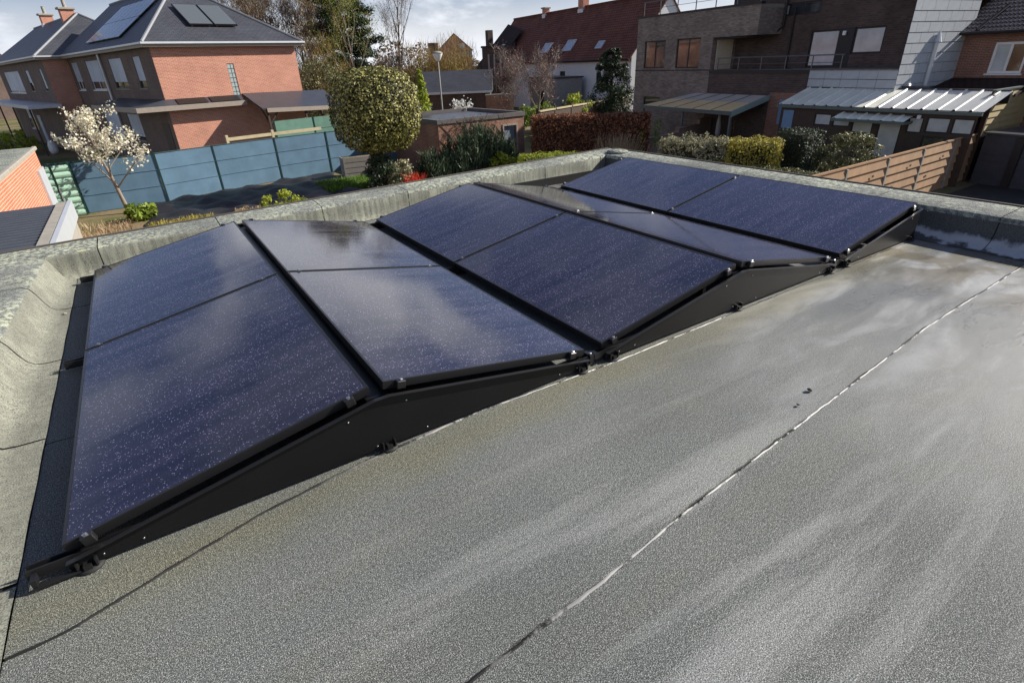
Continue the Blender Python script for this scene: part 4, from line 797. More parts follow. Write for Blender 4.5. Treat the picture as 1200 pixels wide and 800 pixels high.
MB().box(-2.5, 4.55, -2.62, -2.56, 2.05, 2.23).build('front_beam', 'ngreen', t); MB().add([(4.52, -2.62, 1.98), (4.56, -2.62, 1.98), (4.56, -.04, 2.6), (4.52, -.04, 2.6), (4.52, -2.62, 2.26), (4.56, -2.62, 2.26), (4.56, -.04, 2.86), (4.52, -.04, 2.86)], [(0, 3, 2, 1), (4, 5, 6, 7), (0, 1, 5, 4), (3, 7, 6, 2), (0, 4, 7, 3), (1, 2, 6, 5)]).build('side_fascia', M_plain('pale_green_fascia', (.28, .38, .35), .5), t)
for x in (-2.4, 1., 4.45): MB().box(x-.05, x+.05, -2.6, -2.5, 0, 2.05).build('post', 'ngreen', t)
t = thing('garden_parasol', 'closed grey garden parasol standing at the front edge of the veranda', 'parasol', (27.1, 18.05, G)); MB().tube([(0, 0, 0), (0, 0, 2.2)], .025, 8).build('pole', 'steel', t); MB().lathe([(.05, .75), (.14, 1.0), (.12, 1.5), (.05, 2.05), (.0, 2.15)], n=10).build('canopy', 'greywood', t, True); MB().lathe([(.25, 0), (.25, .06), (.04, .1)], n=12).build('base', 'concrete', t)
t = thing('stepped_brick_wall', 'low brick garden wall rising in steps towards the veranda', 'wall', (22.3, 18.9, G), R_(10)); mat['brick_pk'] = M_brick('pinkish_brick', (.34, .22, .17), (.26, .16, .12), (.33, .28, .23), var=.3)
for i, (x0, x1, h) in enumerate(((0, 3.4, 1.0), (3.41, 5.6, 1.22), (5.61, 7.3, 1.5))):
    MB().box(x0, x1, 0, .24, 0, h).build('wall_section', 'brick_pk', t); MB().cbox(x0, x1, -.04, .28, h+.003, h+.08, .02).build('coping', M_plain('brown_coping', (.22, .15, .11), .8, .3, 4) if i == 0 else bpy.data.materials['brown_coping'], t)
t = thing('picket_fence', 'short brown picket fence between the brick garden wall and the clipped hedges', 'fence', (28.6, 18.4, G), R_(-20)); mat['picket'] = M_plain('brown_picket_wood', (.22, .15, .085), .8, .3, 5)
for i in range(8):
    m = MB(); m.prism([(i*.22, .0), (i*.22+.13, 0), (i*.22+.13, 1.35+.05*i), (i*.22+.065, 1.47+.05*i), (i*.22, 1.35+.05*i)], 'y', 0, .025); m.build('picket', 'picket', t)
for z in (.35, 1.05): MB().box(0, 1.7, .027, .07, z, z+.08).build('rail', 'picket', t)
# ================================================================== conservatory with ribbed white roof
mat['wsheet'] = M_plain('white_ribbed_sheet', (.80, .79, .66), .4, .28, 1.1, .5); mat['wsheet2'] = M_plain('translucent_ribbed_sheet', (.40, .42, .42), .35, .15, 1.3, .5)
t = thing('conservatory', 'long brown timber conservatory with white ribbed sheet roof and many panes', 'conservatory', (26.2, 14.1, 0), R_(-90))
# local x runs along the front (towards -Y), y away from the camera
holes = [(1.76, 2.52, -1.55, -1.05), (2.6, 3.35, -1.55, -1.05), (3.44, 4.3, -1.75, -1.08), (4.5, 5.38, -3.2, -1.2), (5.55, 6.1, -1.6, -1.0), (6.2, 7.0, -1.55, -.98), (7.06, 7.76, -1.55, -.98), (6.2, 7.0, -2.3, -1.66)]
m = wall(MB(), .1, 7.8, G, -.78, 0, holes, .1); m.quad((.1, 0, G), (.1, 1.8, G), (.1, 1.8, -.3), (.1, 0, -.78)); m.build('wall', 'brwood', t)
for i, h in enumerate(holes): window(t, *h, 0, 'dkframe', ('glass_lt',) if i not in (7,) else ('glass',), 0, None, .09, .05, 'door' if i == 3 else 'window')
MB().box(.25, .75, -.02, 0, -1.75, -.98).build('blue_panel', bpy.data.materials['blue_panel'], t)
for i in range(15):
    x0 = .0+i*.53; prof = [(0, 0), (.06, .0), (.09, .042), (.15, .042), (.18, 0), (.525, 0)]
    top = [(x0+a, -.12, -.72+b) for a, b in prof]+[(x0+a, 2.0, -.16+b) for a, b in prof]; n = len(prof)
    vs = top+[(x, y, z-.012) for x, y, z in top]; fs = [(k, k+1, n+k+1, n+k) for k in range(n-1)]+[(2*n+n+k, 2*n+n+k+1, 2*n+k+1, 2*n+k) for k in range(n-1)]+[(k+1, k, 2*n+k, 2*n+k+1) for k in range(n-1)]
    MB().add(vs, fs).build('roof_sheet', 'wsheet' if i < 8 else 'wsheet2', t)
MB().box(-.05, 7.95, -.22, -.125, -.86, -.75).build('gutter', 'ngreen', t)
MB().box(.02, 7.9, 2.0, 2.2, -.6, -.12).build('roof_flashing', 'dkframe', t)
q = MB(); q.box(1.2, 5.0, 2.21, 2.9, -.5, -.05); q.build('rear_roof', 'roofdark', t)
for i in range(9): MB().prism([(1.3+i*.33, -.048), (1.58+i*.33, -.048), (1.5+i*.33, .03), (1.38+i*.33, .03)], 'y', 2.3, 2.9).build('tile', 'wsheet2', t)
t = thing('door_awning', 'small white ribbed awning over the conservatory door', 'awning', (26.18, 14.1, 0), R_(-90))
for i in range(6):
    x0 = 2.92+i*.465; prof = [(0, 0), (.05, .0), (.08, .05), (.14, .05), (.17, 0), (.46, 0)]; top = [(x0+a, -.75, -1.14+b) for a, b in prof]+[(x0+a, -.01, -.97+b) for a, b in prof]; n = 6
    vs = top+[(x, y, z-.012) for x, y, z in top]; MB().add(vs, [(k, k+1, n+k+1, n+k) for k in range(n-1)]+[(3*n+k, 3*n+k+1, 2*n+k+1, 2*n+k) for k in range(n-1)]+[(k+1, k, 2*n+k, 2*n+k+1) for k in range(n-1)]).build('roof_sheet', 'wsheet', t)
MB().box(2.9, 5.75, -.79, -.755, -1.24, -1.13).build('front_beam', 'ngreen', t); MB().box(5.68, 5.74, -.75, -.02, -1.25, -1.15).build('bracket', 'ngreen', t); MB().box(2.92, 2.98, -.75, -.02, -1.25, -1.15).build('bracket', 'ngreen', t)
MB().cbox(5.86, 6.0, -.1, -.01, -1.06, -.92, .02).build('security_lamp', 'white', None, label='small white security lamp under the conservatory gutter', cat='lamp'); bpy.data.objects['security_lamp'].location = (26.18, 14.1, 0); bpy.data.objects['security_lamp'].rotation_euler.z = R_(-90)
# boarded end wall of the conservatory
t = thing('boarded_wall', 'tall boarded wall at the right, sunlit yellow at its top corner', 'wall', (27.75, 6.55, 0)); mat['ybdark'] = M_plain('ochre_boards', (.34, .27, .13), .75, .25, 3); mat['slate_shade'] = M_plain('shaded_slate_boards', (.045, .05, .06), .6, .3, 4); MB().box(.02, 6, .03, .1, G, -.16).build('backing', 'brwood', t)
for i in range(14): MB().add([(.0, 0-.02, G+.02+i*.23), (6., -.02, G+.02+i*.23), (6., .02, G+.24+i*.23), (0, .02, G+.24+i*.23), (0, .028, G+.02+i*.23), (6, .028, G+.02+i*.23), (6, .028, G+.24+i*.23), (0, .028, G+.24+i*.23)], [(0, 1, 2, 3), (4, 7, 6, 5), (0, 4, 5, 1), (3, 2, 6, 7), (0, 3, 7, 4)]).build('board', 'ybdark' if i > 6 else 'slate_shade', t)  # lower boards darker: the wall's shade is put into their colour
MB().box(-.14, -.005, -.05, .1, G, -.26).build('corner_post', 'brwood', t); MB().box(0, 6, -.04, .1, -.15, -.10).build('top_trim', 'ngreen', t)
t = thing('added_slate_shed', 'low dark slate-clad shed, added over the shaded ground past the end of the board fence', 'shed', (27.5, 6.3, G), R_(-97)); MB().box(.01, 5, .02, 3.4, 0, 1.80).build('wall', 'slate_shade', t)  # dark shed added where the yard lies in building shade
for i in range(8): MB().add([(0, -.03, i*.22), (5, -.03, i*.22), (5, .0, .23+i*.22), (0, .0, .23+i*.22), (0, .018, i*.22), (5, .018, i*.22)], [(0, 1, 2, 3), (0, 4, 5, 1)]).build('added_shed_board', 'slate_shade', t)
MB().box(-.05, 5.05, -.08, 3.45, 1.803, 1.87).build('flat_roof', 'roofdark', t); MB().box(1.05, 1.3, -.12, -.035, 0, 1.75).build('pillar', 'dkframe', t)
# ================================================================== red brick house at the right edge
t = rh = thing('red_brick_house', 'dark red brick house with pantile roof and white window at the right edge', 'house', (32.05, 9.62, 0), AR)
hw = [(1.22, 2.45, .28, 1.46)]
m = wall(MB(), -.12, 2.9, G, 1.95, 0, hw, .12); m.quad((-.12, 0, G), (-.12, 8, G), (-.12, 8, 1.95), (-.12, 0, 1.95)); m.quad((2.9, 0, G), (2.9, 8, G), (2.9, 8, 1.95), (2.9, 0, 1.95)); m.build('wall', 'brick_red', t)
o = window(t, *hw[0], 0, 'white', ('glass_lt', 'glass_br'), 0, 'white', .1, .09)
m = MB(); y = -.35; n = 0
slp = .60; cosl = 1/math.sqrt(1+slp*slp); vs = []; 
for r_ in range(16):
    for c in range(23):
        x0 = -.3+c*.15; a = (x0, -.38+r_*.24, 1.86+r_*.24*slp); hi_ = .04
        vs = [(x0+dx, -.38+(r_+k)*.24-(.03 if k == 0 else 0), 1.86+(r_+k)*.24*slp+dz+(.035 if k == 0 else 0)) for k in (0, 1) for dx, dz in ((0, .0), (.035, .045), (.08, .05), (.115, .0), (.15, -.012))]
        m.add(vs, [(i, i+1, 6+i, 5+i) for i in range(4)]+[(i+1, i, i, i+1) for i in ()])
mt_ = M_plain('glazed_pantiles', (.16, .125, .105), .35, .3, 4, .6); o = m.build('pantiles', mt_, t, True, kind='stuff')
MB().quad((-.34, -.42, 1.80), (3.3, -.42, 1.80), (3.3, 3.5, 1.80+2.35), (-.34, 3.5, 1.80+2.35)).build('roof', 'darktile', t)
MB().tube([(-.4, -.47, 1.84), (3.2, -.47, 1.84)], .07, 8).build('gutter', 'dkframe', t); MB().tube([(.55, -.4, 1.93), (.75, 1.2, 2.9)], .06, 8).build('roof_pipe', 'dkframe', t)
m = MB(); m.box(2.95, 16, .0, 6, G, .45); m.build('side_wing', 'brick_red', t); MB().box(2.9, 16, -.2, 6.1, .453, .6).build('wing_roof', 'roofdark', t)
m = MB(); m.add([(-2.4, -2.0, -.35), (3.4, -2.0, -.35), (3.4, -.003, .12), (-2.4, -.003, .12), (-2.4, -2.0, -.45), (3.4, -2.0, -.45), (3.4, -.003, .02), (-2.4, -.003, .02)], [(0, 1, 2, 3), (4, 7, 6, 5), (0, 4, 5, 1), (0, 3, 7, 4), (1, 5, 6, 2)]); m.build('lower_roof', 'darktile', t)
# ================================================================== long board fence on the right
mat['plank'] = M_plain('brown_fence_board', (.29, .18, .10), .75, .35, 3, .3, 0, .4, 22); mat['conpost'] = M_plain('grey_concrete_post', (.22, .22, .20), .8, .2, 6)
t = thing('board_fence', 'brown horizontal board fence with grey posts running to the boarded wall', 'fence', (12.2, 6.2, G)); bme = {}
px = [12.2, 15.0, 17.75, 20.4, 23.0, 25.65, 27.7]; fy = lambda x: 6.2+.03*(x-12.2)
for i, x in enumerate(px):
    o = MB().cbox(-.05, .05, -.085, -.02, 0, 1.72, .012).build('post', 'conpost', t); o.location = (x-12.2, fy(x)-6.2, 0)
for a, b in zip(px, px[1:]):
    ln = b-a-.02
    for k in range(6):
        if (round(ln, 2), 0) not in bme:
            m = MB(); m.add([(0, -.075, 0), (ln, -.075, 0), (ln, -.02, .268), (0, -.02, .268), (0, -.045, 0), (ln, -.045, 0), (ln, .0, .268), (0, .0, .268)], [(0, 1, 2, 3), (7, 6, 5, 4), (0, 4, 5, 1), (3, 2, 6, 7), (0, 3, 7, 4), (1, 5, 6, 2)]); bme[(round(ln, 2), 0)] = m.mesh('board', 'plank')
        inst('board', bme[(round(ln, 2), 0)], t, (a-12.2+.01, fy(a)-6.2, .04+k*.285), (0, RNG.normal(0, .002), math.atan2(.03, 1)))
    MB().box(0, ln, -.06, .02, 1.74, 1.79, Matrix.Translation((a-12.2+.01, fy(a)-6.2, 0)) @ Matrix.Rotation(math.atan2(.03, 1), 4, 'Z')).build('top_cap', 'plank', t)
    for f in (.25, .62): MB().box(0, .09, -.065, -.046, .3, .36, Matrix.Translation((a-12.2+ln*f, fy(a)-6.2, .4+.57*(f > .5)))).build('spacer', 'brwood', t)
# ================================================================== hedges and shrubs right
hedge('beech_hedge', 'tall coppery brown beech hedge in front of the apartment block', 'hedge', (16.75, 20.9), (21.0, 17.35), 1.1, 2.52, 17000, .11, 'lf_beech', .15, core='core_br')
hedge('pale_hedge', 'loose pale grey-green flowering hedge left of the yellow hedge', 'hedge', (17.1, 13.0), (18.45, 11.0), 1.15, 2.1, 10500, .085, 'lf_pale', .34, wob=.2)
hedge('yellow_hedge', 'golden yellow privet hedge at the end of the pale flowering hedge', 'hedge', (18.4, 10.95), (19.3, 9.45), 1.05, 2.12, 9500, .08, 'lf_yel', .28, wob=.12)
hedge('clipped_hedge', 'dark green square clipped hedge beside the conservatory', 'hedge', (19.85, 9.45), (20.85, 9.4), 1.2, 2.38, 9500, .05, 'lf_dark', .06, wob=.01)
shrub('round_shrub', 'rounded pale green shrub with reddish top before the conservatory panes', (21.6, 8.25, G), (.95, 1.3, 1.12), 12000, .09, 'lf_olive', .26, 130, zc=1.1)
hedge('low_hedge', 'low olive ground hedge in front of the rounded shrub', 'hedge', (17.95, 9.75), (18.45, 7.2), .8, 1.38, 5500, .065, 'lf_olive', .3)
t = thing('reed_grass', 'dry straw-coloured ornamental grass at the corner of the kerb', 'grass', (18.6, 16.9, G)); n = 700; P = np.stack([RNG.normal(0, .25, n), RNG.normal(0, .55, n), np.zeros(n)], 1); blades('stalks', P, np.stack([RNG.normal(0, .35, n), RNG.normal(0, .35, n), RNG.uniform(.8, 1.9, n)], 1), .03, 'straw', t)
for lb, x, y, h in (('tall thin lime-green sprig left of the pale hedge', 20.4, 17.3, 1.75), ('second, darker thin sprig nearer the veranda', 22.9, 18.6, 1.95)):
    t = thing('young_sapling', lb, 'plant', (x, y, G)); MB().tube([(0, 0, 0), (.05, 0, h*.5), (.02, .03, h)], [.02, .015, .006], 5).build('stem', 'bark_pale', t); n = 260; z = RNG.uniform(.35, 1, n)*h; P = np.stack([RNG.normal(0, .11, n), RNG.normal(0, .11, n), z], 1); leafmesh('leaves', P, sphere_pts(n), .1, 'lf_lime' if x < 22 else 'lf_green', t)
# ================================================================== white house with red roof and its neighbours
mat['skyg'] = M_glass('skylight_glass', (.32, .38, .46), .05); mat['whitewall'] = M_plain('whitewashed_wall', (.68, .69, .70), .8, .07, 1.5, .2, 0, .2, 12)
t = wh = thing('white_house', 'long whitewashed house with red tiled roof, skylights and chimneys', 'house', (36.99, 35.24, 0), AR)
x0, x1, gz, rz, ry = -28., .3, 1.72, 6.05, 3.6
hs = [(-11.2, -10.2, -1.2, .4), (-4.8, -4.0, -.9, .3)]
m = wall(MB(), x0, x1, G, gz, 0, hs, .14); m.poly([(x1, 0, G), (x1, 2*ry, G), (x1, 2*ry, gz), (x1, ry, rz-.1), (x1, 0, gz)]); m.poly([(x0, 0, G), (x0, 0, gz), (x0, ry, rz-.1), (x0, 2*ry, gz), (x0, 2*ry, G)]); m.quad((x0, 2*ry, G), (x0, 2*ry, gz), (x1, 2*ry, gz), (x1, 2*ry, G)); m.build('wall', 'whitewall', t)
for h in hs: window(t, *h, 0, 'dkframe', ('glass',), 0, None, .12)
sl = (rz-gz)/ry; m = MB(); a, b = x0-.1, x1+.12
m.add([(a, -.35, gz-.35*sl), (b, -.35, gz-.35*sl), (b, ry, rz), (a, ry, rz), (a, 2*ry+.35, gz-.35*sl), (b, 2*ry+.35, gz-.35*sl), (a, -.35, gz-.35*sl-.14), (b, -.35, gz-.35*sl-.14), (b, ry, rz-.14), (a, ry, rz-.14), (a, 2*ry+.35, gz-.35*sl-.14), (b, 2*ry+.35, gz-.35*sl-.14)],
      [(0, 1, 2, 3), (3, 2, 5, 4), (7, 6, 9, 8), (8, 9, 10, 11), (0, 6, 7, 1), (1, 7, 8, 2), (2, 8, 11, 5), (0, 3, 9, 6), (3, 4, 10, 9)])
wr = m.build('roof', 'redtile', t); m = MB(); m.tube([(a, ry, rz+.04), (b, ry, rz+.04)], .11, 6); m.build('ridge_tiles', 'redtile', wr)
MB().tube([(a, -.42, gz-.36*sl), (b, -.42, gz-.36*sl)], .07, 6).build('gutter', 'dkframe', t)
ang = math.atan(sl)
for u0, u1, z0, z1 in ((-11.4, -9.8, 2.15, 3.1), (-5.7, -4.7, 2.2, 2.8), (-15.8, -14.2, 2.1, 3.0)):
    y0 = (z0-gz)/sl; L_ = (z1-z0)/math.sin(ang); q = MB(); q.box(0, u1-u0, 0, .1, .01, .09); q.box(0, u1-u0, L_-.1, L_, .01, .09); q.box(0, .1, .1, L_-.1, .01, .09); q.box(u1-u0-.1, u1-u0, .1, L_-.1, .01, .09)
    o = q.build('skylight', 'gutter', t); o.location = (u0, y0, z0); o.rotation_euler = (ang, 0, 0); q = MB(); q.box(.102, u1-u0-.102, .102, L_-.102, .03, .06); q.build('pane', 'skyg', o)
chimney(wr, -12.6, ry, rz-.5, rz+1.25, .9, .7, False); chimney(wr, -20.2, ry, rz-.4, rz+.5, .6, .6, False)
m = MB(); m.add([(-28.6, -1.8, .9), (-22.8, -1.8, .9), (-22.8, 1.9, 4.65), (-28.6, 3., 5.6)], [(0, 1, 2, 3)]); wng = m.build('side_wing_roof', 'darktile', t)
m = MB(); m.box(-28.5, -22.9, -1.6, 1.0, G, .98); m.poly([(-22.9, -1.6, .98), (-22.9, 1., .98), (-22.9, 1., 3.6)]); m.build('side_wing_wall', 'brick_dk', t)
for x in (-27.6, -25.2):
    q = MB(); q.box(0, .75, 0, 1.7, .02, .09); o = q.build('skylight', 'glass_lt', t); o.location = (x, -.7, 2.05); o.rotation_euler = (math.atan(1.0), 0, 0)
m = MB(); m.box(-29.5, -28.75, .2, .9, G, 5.0); m.build('side_chimney', 'brick_dk', t)
t = thing('grey_shed', 'low grey flat shed standing against the white house', 'shed', (36.99, 35.24, 0), AR); m = MB(); m.box(-11.4, -6.2, -3.4, -.6, G, -.1); m.build('wall', 'greywood', t); MB().box(-11.5, -6.1, -3.5, -.5, -.097, .02).build('flat_roof', 'roofdark', t); MB().box(-9.6, -8.6, -3.44, -3.405, G, -1.2).build('door', 'dkframe', t)
t = thing('dark_timber_barn', 'narrow dark timber building with pale vertical slats left of the white house', 'barn', (28.2, 44.2, 0), R_(-30)); m = MB(); m.box(-.2, 2.4, 0, 3, G, 2.65); m.build('wall', 'brwood', t); MB().box(-.3, 2.5, -.1, 3.1, 2.653, 2.75).build('flat_roof', 'dkframe', t)
for x in (.25, .75, 1.3): MB().box(x, x+.14, -.03, -.003, .5, 2.1).build('slat', 'greywood', t)
t = thing('slate_barn', 'low barn with dark slate roof behind the lamp post', 'barn', (22.6, 42.9, 0), R_(-33)); m = MB(); m.box(-1.5, 4.4, .15, 5.4, G, -.66); m.build('wall', 'brick_dk', t)
m = MB(); m.prism([(-.15, -.70), (2.8, .95), (5.7, -.70)], 'x', -1.7, 4.6); m.build('roof', 'slate', t); MB().box(-1.7, 4.6, -.25, -.155, -.76, -.62).build('gutter', 'gutter', t)
t = thing('brick_yard_wall', 'weathered reddish brick yard wall right of the slate barn', 'wall', (25.5, 39.9, G), R_(-33)); MB().box(0, 2.3, 0, .22, 0, 2.45).build('wall', 'brick_old', t); MB().cbox(-.04, 2.34, -.05, .27, 2.453, 2.54, .02).build('coping', 'concrete', t); MB().box(2.08, 2.3, .22, 4, 0, 2.45).build('return_wall', 'brick_old', t)
t = thing('distant_gable_house', 'distant orange brick gabled house with a small skylight beyond the golden bushes', 'house', (54., 98., 0), R_(-28)); m = MB(); m.poly([(-3, 0, G), (3, 0, G), (3, 0, 3.9), (0, 0, 6.2), (-3, 0, 3.9)]); m.quad((-3, 0, G), (-3, 0, 3.9), (-3, 7, 3.9), (-3, 7, G)); m.quad((3, 0, G), (3, 7, G), (3, 7, 3.9), (3, 0, 3.9)); m.build('wall', 'brick_or', t)
m = MB(); m.add([(-3.4, -.25, 3.55), (0, -.25, 6.4), (0, 7, 6.4), (-3.4, 7, 3.55), (3.4, -.25, 3.55), (3.4, 7, 3.55)], [(0, 1, 2, 3), (1, 4, 5, 2)]); m.build('roof', 'redtile', t); m = MB(); m.prism([(-2.5, 2.6), (-.1, 3.6), (-.1, 2.5)], 'x', .4, 3.1); m.build('lean_to_roof', 'slate', t); MB().box(.9, 1.9, -.06, -.005, 4.0, 4.7).build('window', 'glass_lt', t); MB().box(-4.9, -3.1, 1, 5, G, 5.).build('side_wing', 'brick_dk', t)
t = thing('street_lamp', 'street lamp with pale bowl head on a grey post behind the brick garage', 'street lamp', (17.15, 31.3, G)); MB().tube([(0, 0, 0), (0, 0, 1.2), (0, 0, 5.05)], [.07, .055, .045], 10).build('post', 'conpost', t, True)
o = MB().lathe([(.06, 5.04), (.14, 5.1), (.30, 5.42), (.31, 5.46)], n=16).build('lamp_bowl', 'white', t, True); MB().lathe([(.33, 5.462), (.30, 5.52), (.16, 5.58), (.0, 5.6)], n=16).build('lamp_cap', 'concrete', t, True)
# dark board fence with pale cap between the gardens
t = thing('dark_garden_fence', 'dark board fence with pale capping running behind the beech hedge', 'fence', (23.3, 29.6, G)); d = Vector((38.3-23.3, 35.5-29.6, 0)); an = math.atan2(d.y, d.x); ln = d.length; npan = 7
for k in range(npan+1): o = MB().box(-.06, .06, -.06, .06, 0, 2.06).build('post', 'brwood', t); o.location = d*(k/npan); o.rotation_euler.z = an
for k in range(npan): 
    o = MB().box(.07, ln/npan-.07, -.02, .02, .02, 1.80).build('panel', 'brwood', t); o.location = d*(k/npan); o.rotation_euler.z = an; o = MB().box(.065, ln/npan-.065, -.10, .05, 1.803, 1.90).build('cap', 'ptimber', t); o.location = d*(k/npan); o.rotation_euler.z = an
t = thing('garden_hut', 'small dark garden hut with flat grey roof behind the clipped tree', 'hut', (14.6, 31.2, G), R_(-20)); MB().box(-.6, 1.5, 0, 1.8, 0, 2.4).build('wall', 'brwood', t); MB().box(-.75, 1.65, -.25, 2.0, 2.403, 2.55).build('flat_roof', 'roofdark', t); MB().box(1.5, 1.58, -.2, -.12, 0, 2.4).build('post', 'gutter', t)
# ================================================================== trees and shrubs farther off
def conifer(name, label, loc, h, r, n, size, m, seed=1, blunt=.8, z0=.05, group=None, lean=(0, 0)):
    t = thing(name, label, 'tree', loc, 0, group); MB().tube([(0, 0, 0), (lean[0]*.5, lean[1]*.5, h*.5), (lean[0], lean[1], h*.97)], [r*.09, r*.06, .015], 7).build('trunk', 'bark_dk', t)
    k = 110; u = RNG.uniform(0, 1, k)**.8; a = RNG.uniform(0, 6.283, k); rr = r*(1-u)**blunt*RNG.uniform(.2, 1., k); c = np.stack([np.cos(a)*rr+lean[0]*u, np.sin(a)*rr+lean[1]*u, h*(z0+(1-z0)*u)], 1); i = RNG.integers(0, k, n)
    cl_ = (.10+.28*(1-u[i]))*r; dd = sphere_pts(n); P = c[i]+dd*cl_[:, None]*RNG.uniform(.3, 1, (n, 1)); P[:, 2] = np.clip(P[:, 2], .02, h); tn = np.clip(.5*RNG.uniform(0, 1, k)[i]+.5*RNG.uniform(0, 1, n), 0, 1)
    leafmesh('crown', P, dd+np.array([0, 0, .2]), size, m, t, .45, .6, tn); return t
conifer('conifer', 'dark green bushy conifer in front of the white house', (33.0, 33.0, G), 5.5, 2.0, 15000, .17, 'lf_dark', blunt=.38)
conifer('thuja', 'slim yellow-green thuja leaning beside the lamp post', (15.75, 30.3, G), 4.75, 1.0, 5200, .14, 'lf_lime', blunt=.8, lean=(-.35, .2))
shrub('lime_shrub', 'glowing lime-green round shrub above the dark garden fence', (29.4, 32.6, G), (1.15, 1.0, 1.35), 2600, .15, 'lf_lime', .35, 40)
shrub('olive_bush', 'olive-green bush behind the dark garden fence under the copper tree', (25.6, 32.6, G), (2.0, 1.0, 1.15), 3200, .15, 'lf_green', .4, 46); shrub('olive_bush', 'lower dull bush between the copper trees and the lime shrub', (27.8, 33.0, G), (1.5, .9, .95), 2000, .15, 'lf_olive', .4, 34)
t = thing('magnolia_bush', 'white flowering bush behind the brick garage roof', 'shrub', (17.75, 29.9, G)); bm, tips = branches(2.9, .05, 3, .6, 8, .3, 4, 5); bm.build('stems', 'bark', t); T = np.array([p[:] for p, q in tips]); P = T[RNG.integers(0, len(T), 420)]+RNG.normal(0, .12, (420, 3)); leafmesh('blossom', P, sphere_pts(420), .15, 'lf_white', t, .8)
def bare_tree(name, label, loc, h, r0, seed, m, bark, n=2600, ln=.5, wd=.03, sp=.5, leaf=None, nl=0, ls=.1, levels=4, lean=(0, 0), group=None):
    t = thing(name, label, 'tree', loc, seed*.7, group); bm, tips = branches(h, r0, levels, sp, 9, .25, 4, seed, 0, .3, lean); bm.build('trunk', bark, t, True); T = np.array([p[:] for p, q in tips]); Dn = np.array([q[:] for p, q in tips])
    i = RNG.integers(0, len(T), n); D = Dn[i]+RNG.normal(0, .45, (n, 3)); D *= (ln*RNG.uniform(.4, 1.2, n)/np.linalg.norm(D, axis=1))[:, None]; blades('twigs', T[i]+RNG.normal(0, ln*.35, (n, 3)), D, wd, m, t)
    if leaf: i = RNG.integers(0, len(T), nl); leafmesh('leaves', T[i]+RNG.normal(0, ln*.6, (nl, 3)), sphere_pts(nl), ls, leaf, t)
    return t
bare_tree('copper_tree', 'small bare tree with coppery buds left of the white house wall', (22.5, 31.6, G), 5.3, .11, 3, 'twig_grey', 'bark_pale', 1500, .4, .022, .55, 'lf_pink', 900, .11)
bare_tree('copper_tree', 'second coppery bare tree nearer the skylights of the white house', (24.7, 31.2, G), 4.9, .10, 8, 'twig_grey', 'bark_pale', 1500, .4, .022, .55, 'lf_pink', 900, .11)
bt = [(14.2, 68, 12.5, 21), (16.4, 71, 12., 22), (18.2, 67, 10.5, 23), (12.6, 76, 14.5, 24), (20.0, 72, 12.5, 25)]
for k, (x, y, h, sd_) in enumerate(bt):
    bare_tree('bare_tree', ['brown bare tree rising just right of the hip roof', 'pale bare tree second from the hip roof', 'low brown bare tree behind the carport', 'tall bare tree just showing over the hip roof', 'bare tree tangled with the left side of the dark pine'][k], (x, y, G), h, .22, sd_, ['twig', 'twig_gold', 'twig'][k % 3], 'bark', 2300, .9, .05, .5, None, group='bare trees beyond the brick houses')
bare_tree('bare_tree', 'tall slim bare grey tree standing against the sky right of the pine', (27.8, 63.5, G), 13.6, .2, 31, 'twig_grey', 'bark', 1700, .8, .03, .33, None)
bare_tree('larch', 'fresh yellow-green young larch in front of the dark pine', (20.2, 56.5, G), 11.5, .14, 14, 'twig_gold', 'bark_pale', 900, .6, .03, .42, 'lf_green', 3800, .12)
t = thing('pine', 'large dark pine with ragged layered crown behind the clipped tree', 'tree', (23.2, 66.5, G)); MB().tube([(0, 0, 0), (.1, 0, 6), (-.1, .1, 14)], [.35, .25, .05], 8).build('trunk', 'bark_dk', t, True)
P, Q, W_ = [], [], []; lm = MB()
for i in range(46):
    u = i/46; z = 4.2+u*10.5; a = i*2.4; rr = 4.5*(1-.4*u)*RNG.uniform(.6, 1.05)*(1 if u > .12 else .7); e_ = np.array([math.cos(a)*rr, math.sin(a)*rr, z+RNG.uniform(-.3, .7)]); lm.tube([(0, 0, z-.4), tuple(e_*np.array([.5, .5, 1])), tuple(e_)], [.09, .06, .02], 4, False)
    for k in range(5):
        c = np.array([0, 0, z])*(1-.4-.15*k)+e_*(.4+.15*k); n = 190; d = sphere_pts(n); P.append(c+d*np.array([1.0, 1.0, .6])*RNG.uniform(.3, 1, (n, 1))); Q.append(d); W_.append(np.clip(RNG.uniform(0, .6)+RNG.uniform(0, .4, n), 0, 1))
lm.build('limbs', 'bark_dk', t); leafmesh('crown', np.concatenate(P), np.concatenate(Q), .34, 'lf_dark', t, .3, .8, np.concatenate(W_))
gb_ = [(29.9, 59.6, 3.7, 'twig_gold'), (32.6, 58.5, 3.8, 'twig_gold'), (26.9, 61.2, 3.2, 'twig'), (31.3, 62, 3.0, 'lf_yel'), (34.6, 62, 3.2, 'lf_yel'), (17.6, 60.5, 3.3, 'lf_olive'), (14.8, 61, 2.9, 'twig'), (24.2, 60.8, 2.5, 'twig'), (17.2, 64.5, 4.6, 'twig'), (19.6, 63.8, 4.0, 'twig_gold')]
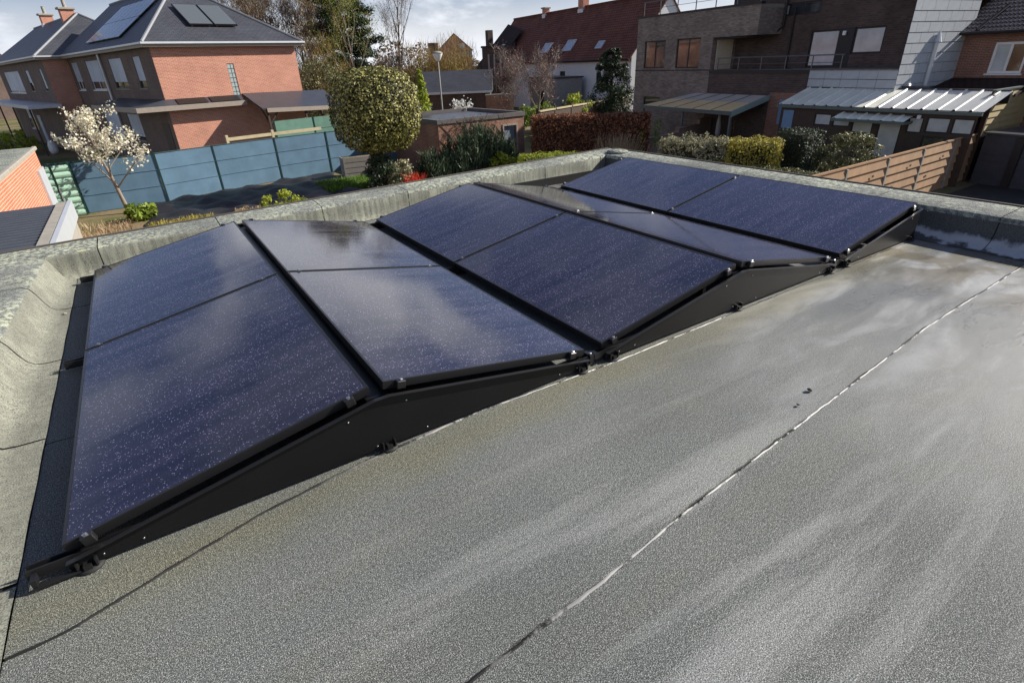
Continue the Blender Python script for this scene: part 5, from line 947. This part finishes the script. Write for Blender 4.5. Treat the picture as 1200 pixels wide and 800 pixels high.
for k, (x, y, r_, mm_) in enumerate(gb_):
    lb = ['golden-brown twiggy bush left of the lamp head', 'golden-brown bush right of the lamp head', 'dull brown bush at the foot of the tall bare tree', 'yellowish bush behind the lamp head', 'yellow-green bush in front of the distant gabled house', 'dense olive bush behind the carport roof', 'brown thicket at the corner of the orange brick house', 'brown bush just right of the clipped ball crown', 'tall brown thicket below the bare trees right of the hip roof', 'golden thicket at the left foot of the dark pine'][k]
    t = thing('thicket_bush', lb, 'shrub', (x, y, G)); P, Q, tn = clumps(4600, 60, (r_*.85, r_*.8, r_*.95), r_*.26); P[:, 2] = np.abs(P[:, 2]+r_*.9)
    if mm_.startswith('twig'): blades('twigs', P, Q*.2+RNG.normal(0, .25, (4600, 3))+np.array([0, 0, .45]), .035, mm_, t, tn)
    else: leafmesh('foliage', P, Q, .22, mm_, t, .5, .7, tn)
    b = MB(); [b.tube([(0, 0, 0), (r_*.3*math.cos(q), r_*.3*math.sin(q), r_), (r_*.6*math.cos(q), r_*.6*math.sin(q), r_*1.6)], [.07, .04, .01], 4, False) for q in (0, 1.3, 2.5, 3.9, 5.1)]; b.build('stems', 'bark', t)
shrub('green_bush', 'small sunlit green bush at the left edge above the brick outbuilding', (-7.2, 53.5, G), (1.6, 1.6, .9), 1500, .22, 'lf_lime', .4, 26)
shrub('ivy_screen', 'brown and green creeper at the far left edge below the canopy', (-10.5, 62, G), (1.5, 1.5, 2.2), 1500, .25, 'lf_olive', .45, 26)
# far woods all along the horizon
n = 42000; a = RNG.uniform(R_(-40), R_(150), n); rr = RNG.uniform(125, 190, n); top = 6.5+2.2*np.sin(a*19)+1.5*np.sin(a*47+1)+1.2*np.sin(a*101); P = np.stack([np.sin(a)*rr, np.cos(a)*rr, G+RNG.uniform(0, 1, n)**.8*top], 1)
leafmesh('distant_wood', P, sphere_pts(n), .75, 'twig', None, .6, .8, None, label='brown leafless wood along the horizon behind the houses', cat='wood', kind='stuff')
n = 9000; a = RNG.uniform(R_(-40), R_(150), n); rr = RNG.uniform(118, 180, n); P = np.stack([np.sin(a)*rr, np.cos(a)*rr, G+RNG.uniform(0, 1, n)*4.5], 1); leafmesh('distant_scrub', P, sphere_pts(n), .7, 'lf_olive', None, .6, .8, None, label='olive scrub in front of the distant wood', cat='scrub', kind='stuff')
